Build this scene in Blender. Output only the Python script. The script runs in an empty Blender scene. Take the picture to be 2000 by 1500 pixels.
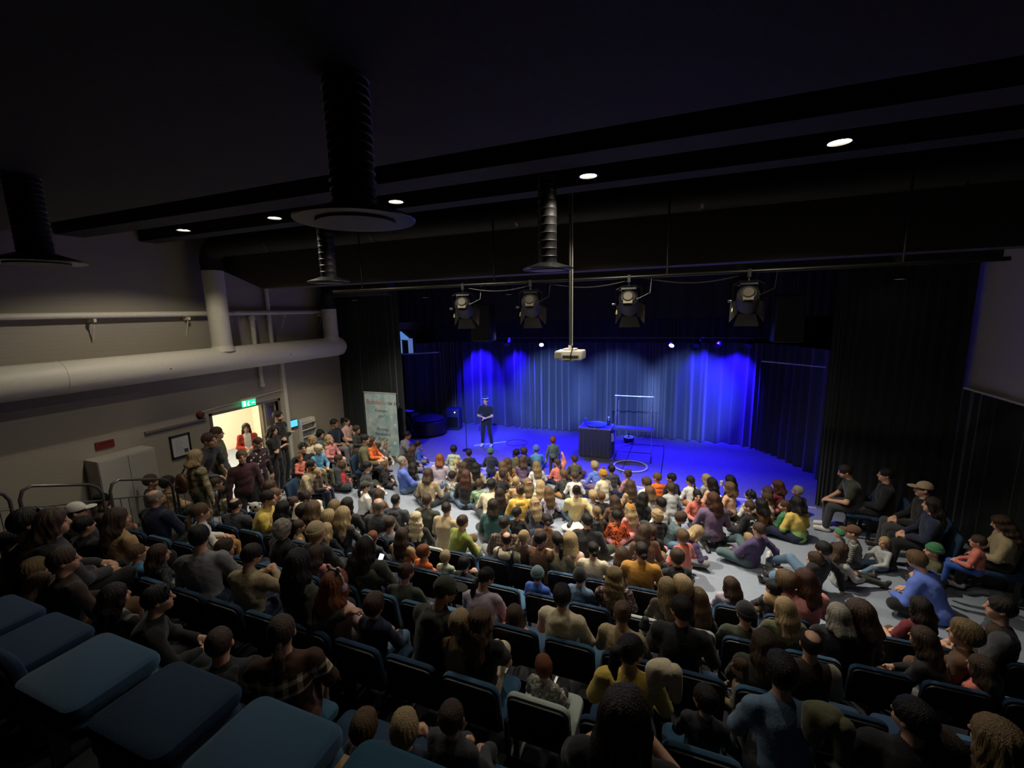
import bpy, bmesh, math, random
import numpy as np
from mathutils import Vector, Matrix, Euler

sc = bpy.context.scene
COL = sc.collection
# ------------------------------------------------------------------ camera
F_PX, YAW, PITCH, ROLL, H = 850.0, -0.371153, -0.165971, -0.0241257, 4.3
_fw = np.array([math.sin(YAW)*math.cos(PITCH), math.cos(YAW)*math.cos(PITCH), math.sin(PITCH)])
_r = np.array([math.cos(YAW), -math.sin(YAW), 0.0]); _u = np.cross(_r, _fw)
_r, _u = math.cos(ROLL)*_r+math.sin(ROLL)*_u, -math.sin(ROLL)*_r+math.cos(ROLL)*_u
cam = bpy.data.cameras.new('camera'); cam.sensor_fit = 'HORIZONTAL'; cam.sensor_width = 36.0
cam.lens = 36.0*F_PX/2000.0; cam.clip_start = 0.02; cam.clip_end = 100
camo = bpy.data.objects.new('camera', cam); COL.objects.link(camo)
camo.matrix_world = Matrix(((_r[0], _u[0], -_fw[0], 0), (_r[1], _u[1], -_fw[1], 0), (_r[2], _u[2], -_fw[2], H), (0, 0, 0, 1)))
sc.camera = camo
def ray(x, y): return (x-1000)/F_PX*_r-(y-750)/F_PX*_u+_fw      # a direction only; distance comes from what a thing touches
def onz(x, y, z): d = ray(x, y); return np.array([0, 0, H])+(z-H)/d[2]*d
def ony(x, y, Y): d = ray(x, y); return np.array([0, 0, H])+Y/d[1]*d
def onx(x, y, X): d = ray(x, y); return np.array([0, 0, H])+X/d[0]*d
# ------------------------------------------------------------------ world, exposure
w = bpy.data.worlds.new('world'); sc.world = w; w.use_nodes = True
w.node_tree.nodes['Background'].inputs[0].default_value = (0.30, 0.32, 0.5, 1)
w.node_tree.nodes['Background'].inputs[1].default_value = 0.002
vs = sc.view_settings; vs.view_transform = 'Standard'; vs.look = 'None'; vs.exposure = 0.6; vs.gamma = 1.0; vs.use_curve_mapping = False
# ------------------------------------------------------------------ lights (lamp positions follow the fixtures modelled further down)
def light(name, kind, loc, energy, color=(1, 1, 1), target=None, angle=90, blend=0.5, size=0.08, sy=None, parent=None):
    L = bpy.data.lights.new(name, kind); L.energy = energy; L.color = color
    if kind == 'SPOT': L.spot_size = math.radians(angle); L.spot_blend = blend; L.shadow_soft_size = size
    elif kind == 'AREA':
        L.size = size
        if sy: L.shape = 'RECTANGLE'; L.size_y = sy
    else: L.shadow_soft_size = size
    o = bpy.data.objects.new(name, L); COL.objects.link(o); o.location = loc
    t = Vector(target) if target is not None else Vector(loc)+Vector((0, 0, -1))
    o.rotation_euler = (t-Vector(loc)).to_track_quat('-Z', 'Y').to_euler()
    return o
WARM = (1.0, 0.91, 0.76); BLUE = (0.02, 0.006, 1.0); COOL = (0.23, 0.38, 1.0)
DOWN = [(-7.62, 5.0, 5.74), (-5.61, 5.0, 5.74), (-3.49, 5.0, 5.74), (-1.0, 5.0, 5.74), (1.265, 5.0, 5.74)]
DOWN_E = [84, 52, 78, 85, 45]
for p, e in zip(DOWN, DOWN_E): light('downlight_lamp', 'SPOT', (p[0], p[1], p[2]-0.03), e, WARM, angle=141, blend=0.3, size=0.07)
HALL = [(-7.0, 7.9, 5.5, 480), (-4.6, 7.9, 5.5, 680), (-2.2, 7.9, 5.5, 820), (0.2, 7.9, 5.5, 570)]   # second row of downlights behind the beam
for (x, y, z, e), ty in zip(HALL, (8.4, 7.3, 7.3, 7.3)): light('hall_downlight_lamp', 'SPOT', (x, y, z-0.03), e, WARM, (x+.3, ty, 0), angle=100, blend=0.8, size=0.07)
# blue wash thrown forward over the stage floor from the rear bar
for x in (-6.8, -5.2, -3.6, -2.0, -0.4, 1.1): light('blue_wash_lamp', 'SPOT', (x, 13.6, 3.45), 850, BLUE, (x, 12.7, 0), 84, 0.7, 0.1)
# blue pars near the back curtain
for x, tx, tz, e in ((-6.9, -7.0, 2.0, 1500), (-5.4, -5.5, 1.9, 1800), (0.6, 0.7, 2.0, 900), (1.45, 1.55, 1.8, 1900)):
    light('blue_curtain_lamp', 'SPOT', (x, 13.75, 3.4), e, BLUE, (tx, 14.85, tz), 60, 0.8, 0.06)
# cool front light from the four fresnels on the bar
FRES = [(-3.25, 6.3), (-2.12, 6.3), (-0.69, 6.3), (0.775, 6.3)]
for (x, y), t, e in zip(FRES, ((-5.65, 12.2, 1.3), (-4.2, 14.8, 1.35), (-2.0, 14.8, 1.35), (0.3, 14.8, 1.4)), (2600, 4800, 4200, 3900)):
    light('fresnel_lamp', 'SPOT', (x, y+0.28, 4.35), e, COOL, t, 22, 0.7, 0.06)
# corridor behind the open door
light('corridor_lamp', 'AREA', (-12.2, 7.4, 2.55), 150, (1.0, 0.9, 0.7), size=2.2, sy=3.0)

# ------------------------------------------------------------------ helpers
def srgb(h):
    if not isinstance(h, str): return tuple(h)
    h = h.lstrip('#'); c = [int(h[i:i+2], 16)/255 for i in (0, 2, 4)]
    return tuple(x/12.92 if x <= .04045 else ((x+.055)/1.055)**2.4 for x in c)
_mats = {}
def M(name, col='808080', rough=0.6, bump=0.0, scale=60.0, var=0.0, metal=0.0, emit=None, estr=0.0, spec=0.5, stretch=None, detail=3.0, alpha=None, trans=0.0, sheen=0.0):
    if name in _mats: return _mats[name]
    m = bpy.data.materials.new(name); m.use_nodes = True; nt = m.node_tree; b = nt.nodes['Principled BSDF']
    c = srgb(col)
    b.inputs['Base Color'].default_value = (*c, 1); b.inputs['Roughness'].default_value = rough; b.inputs['Metallic'].default_value = metal
    b.inputs['Specular IOR Level'].default_value = spec
    if sheen: b.inputs['Sheen Weight'].default_value = sheen
    if trans: b.inputs['Transmission Weight'].default_value = trans
    if emit is not None:
        b.inputs['Emission Color'].default_value = (*srgb(emit), 1); b.inputs['Emission Strength'].default_value = estr
    if bump or var:
        tc = nt.nodes.new('ShaderNodeTexCoord'); n = nt.nodes.new('ShaderNodeTexNoise'); n.inputs['Scale'].default_value = scale; n.inputs['Detail'].default_value = detail
        src = tc.outputs['Object']
        if stretch:
            mp = nt.nodes.new('ShaderNodeMapping'); mp.inputs['Scale'].default_value = stretch; nt.links.new(src, mp.inputs[0]); src = mp.outputs[0]
        nt.links.new(src, n.inputs['Vector'])
        if bump:
            bp = nt.nodes.new('ShaderNodeBump'); bp.inputs['Strength'].default_value = bump; bp.inputs['Distance'].default_value = 0.01
            nt.links.new(n.outputs['Fac'], bp.inputs['Height']); nt.links.new(bp.outputs[0], b.inputs['Normal'])
        if var:
            cr = nt.nodes.new('ShaderNodeValToRGB'); e = cr.color_ramp.elements
            e[0].position = .3; e[1].position = .7
            e[0].color = (*[x*(1-var) for x in c], 1); e[1].color = (*[min(1, x*(1+var)) for x in c], 1)
            nt.links.new(n.outputs['Fac'], cr.inputs[0]); nt.links.new(cr.outputs[0], b.inputs['Base Color'])
    _mats[name] = m; return m
def link(o, parent=None):
    COL.objects.link(o)
    if parent is not None: o.parent = parent
    return o
def tag(o, label=None, cat=None, group=None, kind=None):
    if label: o['label'] = label
    if cat: o['category'] = cat
    if group: o['group'] = group
    if kind: o['kind'] = kind
    return o
def empty(name, loc=(0, 0, 0), rz=0.0, label=None, cat=None, group=None):
    o = bpy.data.objects.new(name, None); o.empty_display_size = 0.1; o.location = loc; o.rotation_euler = (0, 0, rz); COL.objects.link(o)
    return tag(o, label, cat, group)
def copy_tree(o, parent=None):
    c = o.copy(); COL.objects.link(c); c.parent = parent
    for ch in list(o.children): copy_tree(ch, c)
    return c
class MB:
    def __init__(s): s.v = []; s.f = []
    def add(s, v, f):
        n = len(s.v); s.v += [tuple(p) for p in v]; s.f += [tuple(i+n for i in q) for q in f]; return s
    def box(s, x0, x1, y0, y1, z0, z1):
        return s.add([(x0, y0, z0), (x1, y0, z0), (x1, y1, z0), (x0, y1, z0), (x0, y0, z1), (x1, y0, z1), (x1, y1, z1), (x0, y1, z1)],
                     [(0, 3, 2, 1), (4, 5, 6, 7), (0, 1, 5, 4), (1, 2, 6, 5), (2, 3, 7, 6), (3, 0, 4, 7)])
    def tube(s, pts, r, n=8, closed=False):
        pts = [Vector(p) for p in pts]; rs = r if isinstance(r, (list, tuple)) else [r]*len(pts); N = len(pts); v = []; f = []
        up = None
        for i, p in enumerate(pts):
            a = pts[(i-1) % N] if (closed or i > 0) else p; b = pts[(i+1) % N] if (closed or i < N-1) else p
            t = (b-a).normalized()
            if up is None: up = t.orthogonal().normalized()
            up = (up-t*up.dot(t)); up = up.normalized() if up.length > 1e-6 else t.orthogonal().normalized()
            q = t.cross(up)
            for k in range(n):
                an = 2*math.pi*k/n; v.append(p+rs[i]*(math.cos(an)*up+math.sin(an)*q))
        for i in range(N if closed else N-1):
            j = (i+1) % N
            for k in range(n): f.append((i*n+k, i*n+(k+1) % n, j*n+(k+1) % n, j*n+k))
        if not closed: f.append(tuple(range(n-1, -1, -1))); f.append(tuple((N-1)*n+k for k in range(n)))
        return s.add(v, f)
    def lathe(s, prof, c=(0, 0, 0), n=24, axis='z', cap=True):
        v = []; f = []
        for r, h in prof:
            for k in range(n):
                a = 2*math.pi*k/n; x, y = r*math.cos(a), r*math.sin(a)
                p = (x, y, h) if axis == 'z' else ((x, h, y) if axis == 'y' else (h, x, y))
                v.append((p[0]+c[0], p[1]+c[1], p[2]+c[2]))
        for i in range(len(prof)-1):
            for k in range(n): f.append((i*n+k, i*n+(k+1) % n, (i+1)*n+(k+1) % n, (i+1)*n+k))
        if cap: f.append(tuple(range(n-1, -1, -1))); m = (len(prof)-1)*n; f.append(tuple(m+k for k in range(n)))
        return s.add(v, f)
    def slab(s, poly, t, bev=0.01, fn=lambda x, y, z: (x, y, z)):
        # poly: outline (x, z) counter-clockwise; thickness t along y, edges rounded by bev
        P = [Vector((p[0], p[1])) for p in poly]; n = len(P); cx = sum(p.x for p in P)/n; cz = sum(p.y for p in P)/n
        def ins(d):
            out = []
            for i, p in enumerate(P):
                a = (P[i-1]-p).normalized(); b = (P[(i+1) % n]-p).normalized(); bi = a+b
                if bi.length < 1e-4: bi = Vector((-(b.y), b.x))
                bi.normalize()
                if bi.dot(Vector((cx, cz))-p) < 0: bi = -bi
                out.append(p+bi*d)
            return out
        rings = [(-t/2, bev), (-t/2+bev*.3, bev*.3), (-t/2+bev, 0), (t/2-bev, 0), (t/2-bev*.3, bev*.3), (t/2, bev)]
        v = []; f = []
        for y, d in rings:
            for p in ins(d): v.append(fn(p.x, y, p.y))
        for i in range(len(rings)-1):
            for k in range(n): f.append((i*n+k, i*n+(k+1) % n, (i+1)*n+(k+1) % n, (i+1)*n+k))
        f.append(tuple(range(n-1, -1, -1))); m = (len(rings)-1)*n; f.append(tuple(m+k for k in range(n)))
        return s.add(v, f)
    def mesh(s, name, mat=None, smooth=False):
        me = bpy.data.meshes.new(name); me.from_pydata(s.v, [], s.f)
        bm = bmesh.new(); bm.from_mesh(me); bmesh.ops.recalc_face_normals(bm, faces=bm.faces); bm.to_mesh(me); bm.free()
        if smooth:
            me.polygons.foreach_set('use_smooth', [True]*len(me.polygons)); me.set_sharp_from_angle(angle=math.radians(40))
        if mat: me.materials.append(mat)
        return me
    def build(s, name, mat=None, parent=None, smooth=False):
        return link(bpy.data.objects.new(name, s.mesh(name, mat, smooth)), parent)
def rrect(w, h, r, n=4, z0=0.0, bottom=True):
    o = []
    for cx, cz, a0, on in ((w/2-r, z0+h-r, 0, 1), (-w/2+r, z0+h-r, 90, 1), (-w/2+r, z0+r, 180, bottom), (w/2-r, z0+r, 270, bottom)):
        if not on: o.append((math.copysign(w/2, cx), z0)); continue
        for k in range(n+1): a = math.radians(a0+90*k/n); o.append((cx+r*math.cos(a), cz+r*math.sin(a)))
    return o
def text_mesh(s, size, name='lettering', shear=0.0, align='CENTER', ext=0.001):
    c = bpy.data.curves.new(name, 'FONT'); c.body = s; c.size = size; c.align_x = align; c.align_y = 'CENTER'; c.shear = shear; c.extrude = ext; c.resolution_u = 3
    o = bpy.data.objects.new(name, c); COL.objects.link(o); dg = bpy.context.evaluated_depsgraph_get()
    me = bpy.data.meshes.new_from_object(o.evaluated_get(dg)); bpy.data.objects.remove(o); bpy.data.curves.remove(c); me.name = name; return me
# ------------------------------------------------------------------ materials
m_black = M('black_paint', '1c1a17', 0.75, 0.15, 40, 0.2)
m_ceil = M('ceiling_black', '211f1d', 0.85, 0.2, 25, 0.25)
m_white = M('white_wall_paint', 'b9b4ab', 0.7, 0.1, 30, 0.04)
m_duct = M('white_duct_paint', 'd9d3c2', 0.5, 0.06, 20, 0.03)
m_metal = M('steel', '9a9a9a', 0.3, metal=1.0)
m_dmetal = M('dark_steel', '2a2a2a', 0.4, metal=0.8)
m_blackm = M('black_metal', '141414', 0.35, spec=0.6)
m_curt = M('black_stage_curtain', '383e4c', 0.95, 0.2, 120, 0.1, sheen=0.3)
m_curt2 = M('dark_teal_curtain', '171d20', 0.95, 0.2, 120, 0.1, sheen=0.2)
m_grey = M('grey_vinyl_floor', '8d95a2', 0.45, 0.05, 12, 0.05)
m_stage = M('dark_stage_floor', '6b6b70', 0.5, 0.08, 10, 0.12)
m_lampglow = M('lamp_glow', 'ffffff', emit='fff3d8', estr=14)
m_blueglow = M('blue_lamp_glow', 'ffffff', emit='7d8dff', estr=18)
def brick_wall():
    m = M('painted_brick', 'a39b8a', 0.65); nt = m.node_tree; b = nt.nodes['Principled BSDF']
    tc = nt.nodes.new('ShaderNodeTexCoord'); mp = nt.nodes.new('ShaderNodeMapping'); mp.inputs['Rotation'].default_value = (0, math.radians(90), math.radians(90))
    sp = nt.nodes.new('ShaderNodeSeparateXYZ'); cb = nt.nodes.new('ShaderNodeCombineXYZ')
    nt.links.new(tc.outputs['Object'], sp.inputs[0]); nt.links.new(sp.outputs['Y'], cb.inputs['X']); nt.links.new(sp.outputs['Z'], cb.inputs['Y'])
    br = nt.nodes.new('ShaderNodeTexBrick'); br.inputs['Scale'].default_value = 1.0; br.inputs['Brick Width'].default_value = .235; br.inputs['Row Height'].default_value = .075; br.inputs['Mortar Size'].default_value = .006
    br.inputs['Color1'].default_value = (1, 1, 1, 1); br.inputs['Color2'].default_value = (.9, .9, .9, 1); br.inputs['Mortar'].default_value = (0.2, .2, .2, 1)
    nt.links.new(cb.outputs[0], br.inputs['Vector'])
    bp = nt.nodes.new('ShaderNodeBump'); bp.inputs['Strength'].default_value = .5; bp.inputs['Distance'].default_value = .012
    nt.links.new(br.outputs['Color'], bp.inputs['Height']); nt.links.new(bp.outputs[0], b.inputs['Normal'])
    nt.nodes.remove(mp); return m
m_brick = brick_wall()
# ------------------------------------------------------------------ the room
XL, XR, YS, YC, ZC = -9.85, 5.05, 10.45, 14.85, 6.1
ROW = {'d': (5.255, 0.0), 'c': (4.337, 0.285), 'b': (3.418, 0.57), 'a': (2.5, 0.845), 'z': (1.58, 1.125)}
def struct(mb, name, mat, smooth=False, parent=None):
    o = mb.build(name, mat, parent, smooth)
    if parent is None: o['kind'] = 'structure'
    return o
struct(MB().box(-13.9, XR+.2, -2.2, YS, -.1, 0), 'floor', m_grey)
struct(MB().box(-10.4, XR+.2, YS, 16.2, -.1, .012), 'stage_floor', m_stage)
o = struct(MB().box(-7.5, 2.83, YS-.05, YS+.01, 0, .014), 'trim_1', M('pale_edge_strip', 'cfd3da', .5))
struct(MB().box(XL-.2, XR+.2, -2.2, 16.2, ZC, ZC+.15), 'ceiling', m_ceil)
# left wall with door opening  Y 6.5..8.25, Z 0..2.1
wl = MB()
for y0, y1, z0, z1 in ((-2.2, 6.5, 0, ZC), (6.5, 8.25, 2.12, ZC), (8.25, 16.2, 0, ZC)): wl.box(XL-.2, XL, y0, y1, z0, z1)
struct(wl, 'wall_left', m_brick)
struct(MB().box(XR, XR+.2, -2.2, 16.2, 0, ZC), 'wall_right', m_white)
struct(MB().box(XL-.2, XR+.2, 16.0, 16.2, 0, ZC), 'wall_back', m_black)
struct(MB().box(XL-.2, XR+.2, -2.4, -2.2, 0, ZC), 'wall_rear', m_black)
# corridor beyond the door
m_corr = M('corridor_wall_paint', 'efe6cf', .6)
struct(MB().box(-13.9, -13.8, 4.8, 10.6, 0, 2.7), 'wall_corridor', m_corr)
struct(MB().box(-13.9, XL-.2, 10.5, 10.6, 0, 2.7).box(-13.9, XL-.2, 4.7, 4.8, 0, 2.7), 'wall_corridor_end', m_corr)
struct(MB().box(-13.9, XL-.2, 4.7, 10.6, 2.7, 2.8), 'ceiling_corridor', m_corr)
m_frame = M('door_frame_paint', '6d6a66', .5)
fr = MB()
fr.box(XL-.22, XL+.02, 6.44, 6.5, 0, 2.18).box(XL-.22, XL+.02, 8.25, 8.31, 0, 2.18).box(XL-.22, XL+.02, 6.44, 8.31, 2.12, 2.18).box(XL-.22, XL+.01, 7.85, 7.9, 0, 2.12)
struct(fr, 'trim_2', m_frame)
d1 = empty('door_1', (XL-.1, 7.82, 0)); d1['kind'] = 'structure'; d1.rotation_euler = (0, 0, math.radians(97))
md = M('door_leaf_beige', 'a8987a', .5, .05, 14, .06)
MB().box(0, .98, -.025, .025, .02, 2.08).build('door_leaf', md, d1)
MB().tube([(.9, -.03, 1.03), (.9, -.07, 1.03), (.78, -.07, 1.03)], .011).build('door_handle', m_metal, d1)
MB().box(.12, .86, -.03, .03, .05, .25).build('kick_plate', m_metal, d1)
d2 = empty('door_2', (XL-.1, 7.9, 0)); d2['kind'] = 'structure'
MB().box(-.02, .02, 0, .34, .02, .5).box(-.02, .02, 0, .05, .5, 2.1).box(-.02, .02, .29, .34, .5, 2.1).box(-.02, .02, .05, .29, 2.02, 2.1).build('door_leaf', md, d2)
MB().box(-.004, .004, .05, .29, .5, 2.02).build('glass_pane', M('door_glass', 'e8e4d8', .05, trans=1.0), d2)
# raked seating steps and the rear platform
m_riser = M('dark_step_carpet', '1a1c22', .95, .3, 120, .2)
SX0, SX1 = -7.95, 4.2
for k, (y0, y1) in dict(c=(4.29, 5.2), b=(3.37, 4.29), a=(2.45, 3.37), z=(1.15, 2.45)).items():
    struct(MB().box(SX0, SX1, y0, y1, 0, ROW[k][1]), 'seating_step', m_riser)
struct(MB().box(SX0, SX1, -2.2, 1.15, 0, 2.35), 'rear_platform', m_riser)
# ceiling beams and bulkheads
struct(MB().box(XL, XR, -2.2, 3.05, 5.45, ZC), 'ceiling_bulkhead', M('brown_black_paint', '2b261f', .8, .15, 30, .2))
struct(MB().box(XL, XR, 4.35, 4.75, 5.75, ZC).box(XL, XR, 5.6, 5.9, 5.8, ZC), 'ceiling_beam', m_ceil)
bm2 = MB().box(XL+1.45, XR, 6.95, 7.3, 4.9, ZC)
bm2.slab([(XL, 6.1), (XL, 5.45), (XL+1.45, 4.9), (XL+1.45, 6.1)], .3, .01, lambda x, y, z: (x, 7.12+y, z))
struct(bm2, 'front_bulkhead', M('bulkhead_paint', '3a352b', .7, .1, 20, .1))
struct(MB().box(XL, XR, 10.12, 10.4, 5.0, ZC), 'proscenium_beam', m_black)
struct(MB().box(XL, XR, 10.4, 16.0, 5.3, 5.45), 'ceiling_stage', m_black)
# ------------------------------------------------------------------ curtains
def curtain(name, label, path, z0, z1, mat, pitch=.17, amp=.055, seed=1, cat='curtain', group=None, gather=0.0):
    rnd = random.Random(seed); P = [Vector(p) for p in path]; L = [0]
    for i in range(1, len(P)): L.append(L[-1]+(P[i]-P[i-1]).length)
    T = L[-1]; ph = []; s = 0.0; phase = 0.0; st = .022; loc = pitch
    n = int(T/st)+1; mb = MB(); nv = 7; ppts = []
    wob = [rnd.uniform(0, 6.28) for _ in range(6)]
    for i in range(n+1):
        s = T*i/n
        for j in range(len(L)-1):
            if s <= L[j+1]+1e-9: break
        t = (s-L[j])/(L[j+1]-L[j]); p = P[j].lerp(P[j+1], t); d = (P[j+1]-P[j]).normalized(); nr = Vector((d.y, -d.x))
        loc = pitch*(1+.45*math.sin(s*1.7+wob[0])+.3*math.sin(s*4.1+wob[1])); phase += 2*math.pi*(T/n)/max(.06, loc)
        ppts.append((p, nr, d, phase, s))
    for k in range(nv):
        z = z0+(z1-z0)*k/(nv-1); g = 1-k/(nv-1)
        for p, nr, d, phs, s in ppts:
            a = amp*(.75+.25*math.sin(s*2.3+wob[2]))*(.75+.35*g)
            off = a*(math.sin(phs+.35*g*math.sin(s*3+wob[3]))+.25*math.sin(2*phs+wob[4]))
            q = p+nr*off+d*.02*g*math.sin(s*5+wob[5]); mb.v.append((q.x, q.y, z))
    m = len(ppts)
    for k in range(nv-1):
        for i in range(m-1): mb.f.append((k*m+i, k*m+i+1, (k+1)*m+i+1, (k+1)*m+i))
    o = mb.build(name, mat, None, True); return tag(o, label, cat, group)
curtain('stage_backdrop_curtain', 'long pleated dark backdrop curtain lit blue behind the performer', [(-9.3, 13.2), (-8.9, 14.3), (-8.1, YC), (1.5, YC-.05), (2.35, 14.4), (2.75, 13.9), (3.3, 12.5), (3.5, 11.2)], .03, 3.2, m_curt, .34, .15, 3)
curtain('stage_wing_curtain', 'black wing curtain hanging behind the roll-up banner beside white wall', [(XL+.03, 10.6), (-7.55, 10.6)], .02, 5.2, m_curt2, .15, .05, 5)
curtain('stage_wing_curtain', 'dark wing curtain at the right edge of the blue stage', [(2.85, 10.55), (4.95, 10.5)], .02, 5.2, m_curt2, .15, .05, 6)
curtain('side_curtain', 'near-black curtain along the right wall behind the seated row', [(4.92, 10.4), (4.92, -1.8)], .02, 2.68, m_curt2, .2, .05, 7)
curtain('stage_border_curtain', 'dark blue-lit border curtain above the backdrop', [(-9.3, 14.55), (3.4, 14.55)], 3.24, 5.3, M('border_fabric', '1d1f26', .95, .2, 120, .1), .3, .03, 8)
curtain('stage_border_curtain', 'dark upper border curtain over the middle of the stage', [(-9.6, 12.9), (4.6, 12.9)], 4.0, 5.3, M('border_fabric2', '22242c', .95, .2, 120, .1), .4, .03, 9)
tag(MB().tube([(4.93, 10.4, 2.7), (4.93, -1.8, 2.7)], .02).build('curtain_rail', M('white_rail', 'e6e2d8', .4), None, True), 'white curtain rail along the right wall above dark curtain', 'rail')
ORD = 'first second third fourth fifth sixth seventh eighth ninth tenth eleventh twelfth thirteenth fourteenth fifteenth sixteenth seventeenth eighteenth nineteenth twentieth twenty-first twenty-second twenty-third'.split()
# ------------------------------------------------------------------ ducts, pipes, ceiling fittings
def cyl(mb, a, b, r, n=20): return mb.tube([a, b], r, n)
DX = -9.42
dk = empty('ventilation_duct', (DX, 4, 3.1), 0, 'large white round ventilation duct running along the left wall', 'duct'); O = Vector((DX, 4, 3.1))
def loc(p): return tuple(Vector(p)-O)
mb = MB(); mb.tube([loc((DX, y, 3.4)) for y in (-2, 10.05, 10.2, 10.28, 10.3)], [.27, .27, .255, .2, .08], 28); mb.build('main_duct', m_duct, dk, True)
for y, z1, n in ((6.65, 5.36, 60), (9.88, 4.53, 30)):
    pr = []
    for i in range(n):
        z = 3.55+(z1-3.55)*i/n; h = (z1-3.55)/n; pr += [(.2, z), (.2, z+h*.78), (.207, z+h*.86), (.2, z+h*.95)]
    mb = MB().lathe(pr, loc((DX+.02, y, O.z)), 22); mb.v = [(x, yy, zz-O.z) for x, yy, zz in mb.v]; mb.build('riser_duct', m_duct, dk, True)
    mb = MB().lathe([(.25, 3.58), (.22, 3.66), (.205, 3.7)], loc((DX+.02, y, O.z)), 22); mb.v = [(x, yy, zz-O.z) for x, yy, zz in mb.v]; mb.build('saddle_collar', m_duct, dk, True)
for y in (0.8, 3.9, 7.3): MB().tube([loc((DX+.27*math.cos(a), y, 3.4+.27*math.sin(a))) for a in np.linspace(0, 2*math.pi, 25)[:-1]], .006, 6, True).build('seam_ring', m_duct, dk, True)
for y in (2.6, 5.4, 8.2): MB().lathe([(.012, -.004), (.012, .006)], loc((DX+.268, y, 3.36)), 8, 'x').build('rivet', m_dmetal, dk)
bd = empty('black_ceiling_duct', (-4, 6.65, 5.7), 0, 'black round duct crossing under the ceiling to the white riser', 'duct')
pts = [(DX+.02, 6.65, 5.3), (DX+.02, 6.65, 5.5)]+[(DX+.02+.3*(1-math.cos(a)), 6.65, 5.5+.28*math.sin(a)) for a in np.linspace(.2, 1.57, 7)]+[(-6, 6.65, 5.78), (5, 6.65, 5.78)]
MB().tube([(p[0]+4, p[1]-6.65, p[2]-5.7) for p in pts], .212, 22).build('duct_run', m_black, bd, True)
for x in (-7.6, -5.1, -2.4, .2, 2.9): MB().lathe([(.222, x-.02+4), (.222, x+.02+4)], (0, 0, .08), 22, 'x').build('duct_joint', m_blackm, bd, True)
bd2 = empty('black_elbow_duct', (DX, 9.88, 4.5), 0, 'black duct elbow above the short white riser by the stage', 'duct')
MB().tube([(.02, 0, 0), (.02, 0, .25), (.1, 0, .42), (.3, 0, .5), (2.2, 0, .5)], .206, 20).build('duct_run', m_black, bd2, True)
MB().lathe([(.22, -.02), (.22, .05)], (.02, 0, 0), 20).build('duct_joint', m_blackm, bd2, True)
pp = empty('wall_pipe', (XL, 4, 4.3), 0, 'long white pipe on brackets along the left wall above the duct', 'pipe')
MB().tube([(.14, -6, .09), (.14, 6.1, .11)], .055, 12).build('pipe_run', m_duct, pp, True)
for y in (-3, -1.2, .6, 2.2, 4.6, 5.9): MB().box(0, .2, y-.02, y+.02, -.02, .04).tube([(.02, y, -.35), (.16, y, .02)], .012, 6).build('bracket', m_duct, pp)
for nm, y, z0, z1, r in (('short', 7.72, 3.6, 4.35, .055), ('tall', 8.2, 3.6, 6.0, .05), ('thin', 7.78, 2.6, 3.2, .045)):
    q = empty('drain_pipe', (XL+.1, y, z0), 0, {'short': 'short white vertical pipe between wall pipe and big duct', 'tall': 'tall white vertical pipe rising to the ceiling beside the riser', 'thin': 'stub of white pipe with end cap below the big duct'}[nm], 'pipe')
    MB().tube([(0, 0, 0), (0, 0, z1-z0)], r, 12).build('pipe_run', m_duct, q, True)
    MB().lathe([(r*1.35, 0), (r*1.35, .09)], (0, 0, -.02 if nm == 'thin' else z1-z0-.12), 12).build('coupling', m_duct, q, True)
q = empty('corner_conduit', (XL+.04, 8.45, 0), 0, 'white boxed conduit running up the wall beside the door', 'conduit')
MB().box(-.04, .05, -.05, .05, 0, 3.3).build('casing', m_duct, q); MB().box(-.04, .06, -.06, .06, 1.1, 1.16).build('clip', m_duct, q)
tag(MB().tube([(XL+.02, 6.2, 2.26), (XL+.02, 8.4, 2.38)], .012, 6).build('cable_conduit', m_duct, None, True), 'thin white cable conduit above the open door', 'conduit')
def diffuser(x, y, label):
    e = empty('ceiling_diffuser', (x, y, 4.78), 0, label, 'air diffuser', 'round black air diffusers')
    mb = MB().lathe([(.30, .0), (.305, .012), (.29, .02), (.17, .06), (.13, .075)], n=36); mb.build('disc', m_blackm, e, True)
    MB().lathe([(.2, -.012), (.2, -.002)], n=30).build('face_plate', M('grey_plate', '6b675f', .6), e, True)
    MB().tube([(.3*math.cos(a), .3*math.sin(a), .006) for a in np.linspace(0, 2*math.pi, 37)[:-1]], .006, 6, True).build('rim', M('satin_black_rim', '5a5a5a', .25, metal=.9), e, True)
    pr = []
    top = (5.45 if y < 3.05 else ZC)-4.78
    for i in range(14):
        z = .07+(top-.07)*i/14; h = (top-.07)/14; pr += [(.11, z), (.11, z+h*.75), (.118, z+h*.87), (.11, z+h*.97)]
    MB().lathe(pr, n=20).build('neck_duct', M('dark_spiral_duct', '121110', .5), e, True)
diffuser(-1.6, 1.93, 'large black round ceiling diffuser nearest the camera'); diffuser(-4.95, 2.05, 'black round ceiling diffuser at the far left edge')
diffuser(-4.87, 5.18, 'small black round ceiling diffuser before the white riser'); diffuser(-1.52, 5.18, 'black round ceiling diffuser above the light bar, mid picture')
def downlight(x, y, z, label, top, r=.075, glow=m_lampglow):
    e = empty('ceiling_downlight', (x, y, z), 0, label, 'downlight', 'round black downlights')
    MB().lathe([(r*1.1, top-z), (r*1.1, .02), (r*1.25, .0), (r*1.25, -.02), (r*1.02, -.02), (r*1.02, .01)], n=24, cap=False).build('housing', m_blackm, e, True)
    MB().lathe([(r, -.002), (r, .006)], n=24).build('lens', glow, e, True)
nmz = ['leftmost lit black downlight near the white wall', 'second lit black downlight from the left', 'lit black downlight beside the large round diffuser', 'lit black downlight above the projector', 'rightmost and nearest lit black downlight']
for p, l in zip(DOWN, nmz): downlight(*p, l, ZC, .09)
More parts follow.
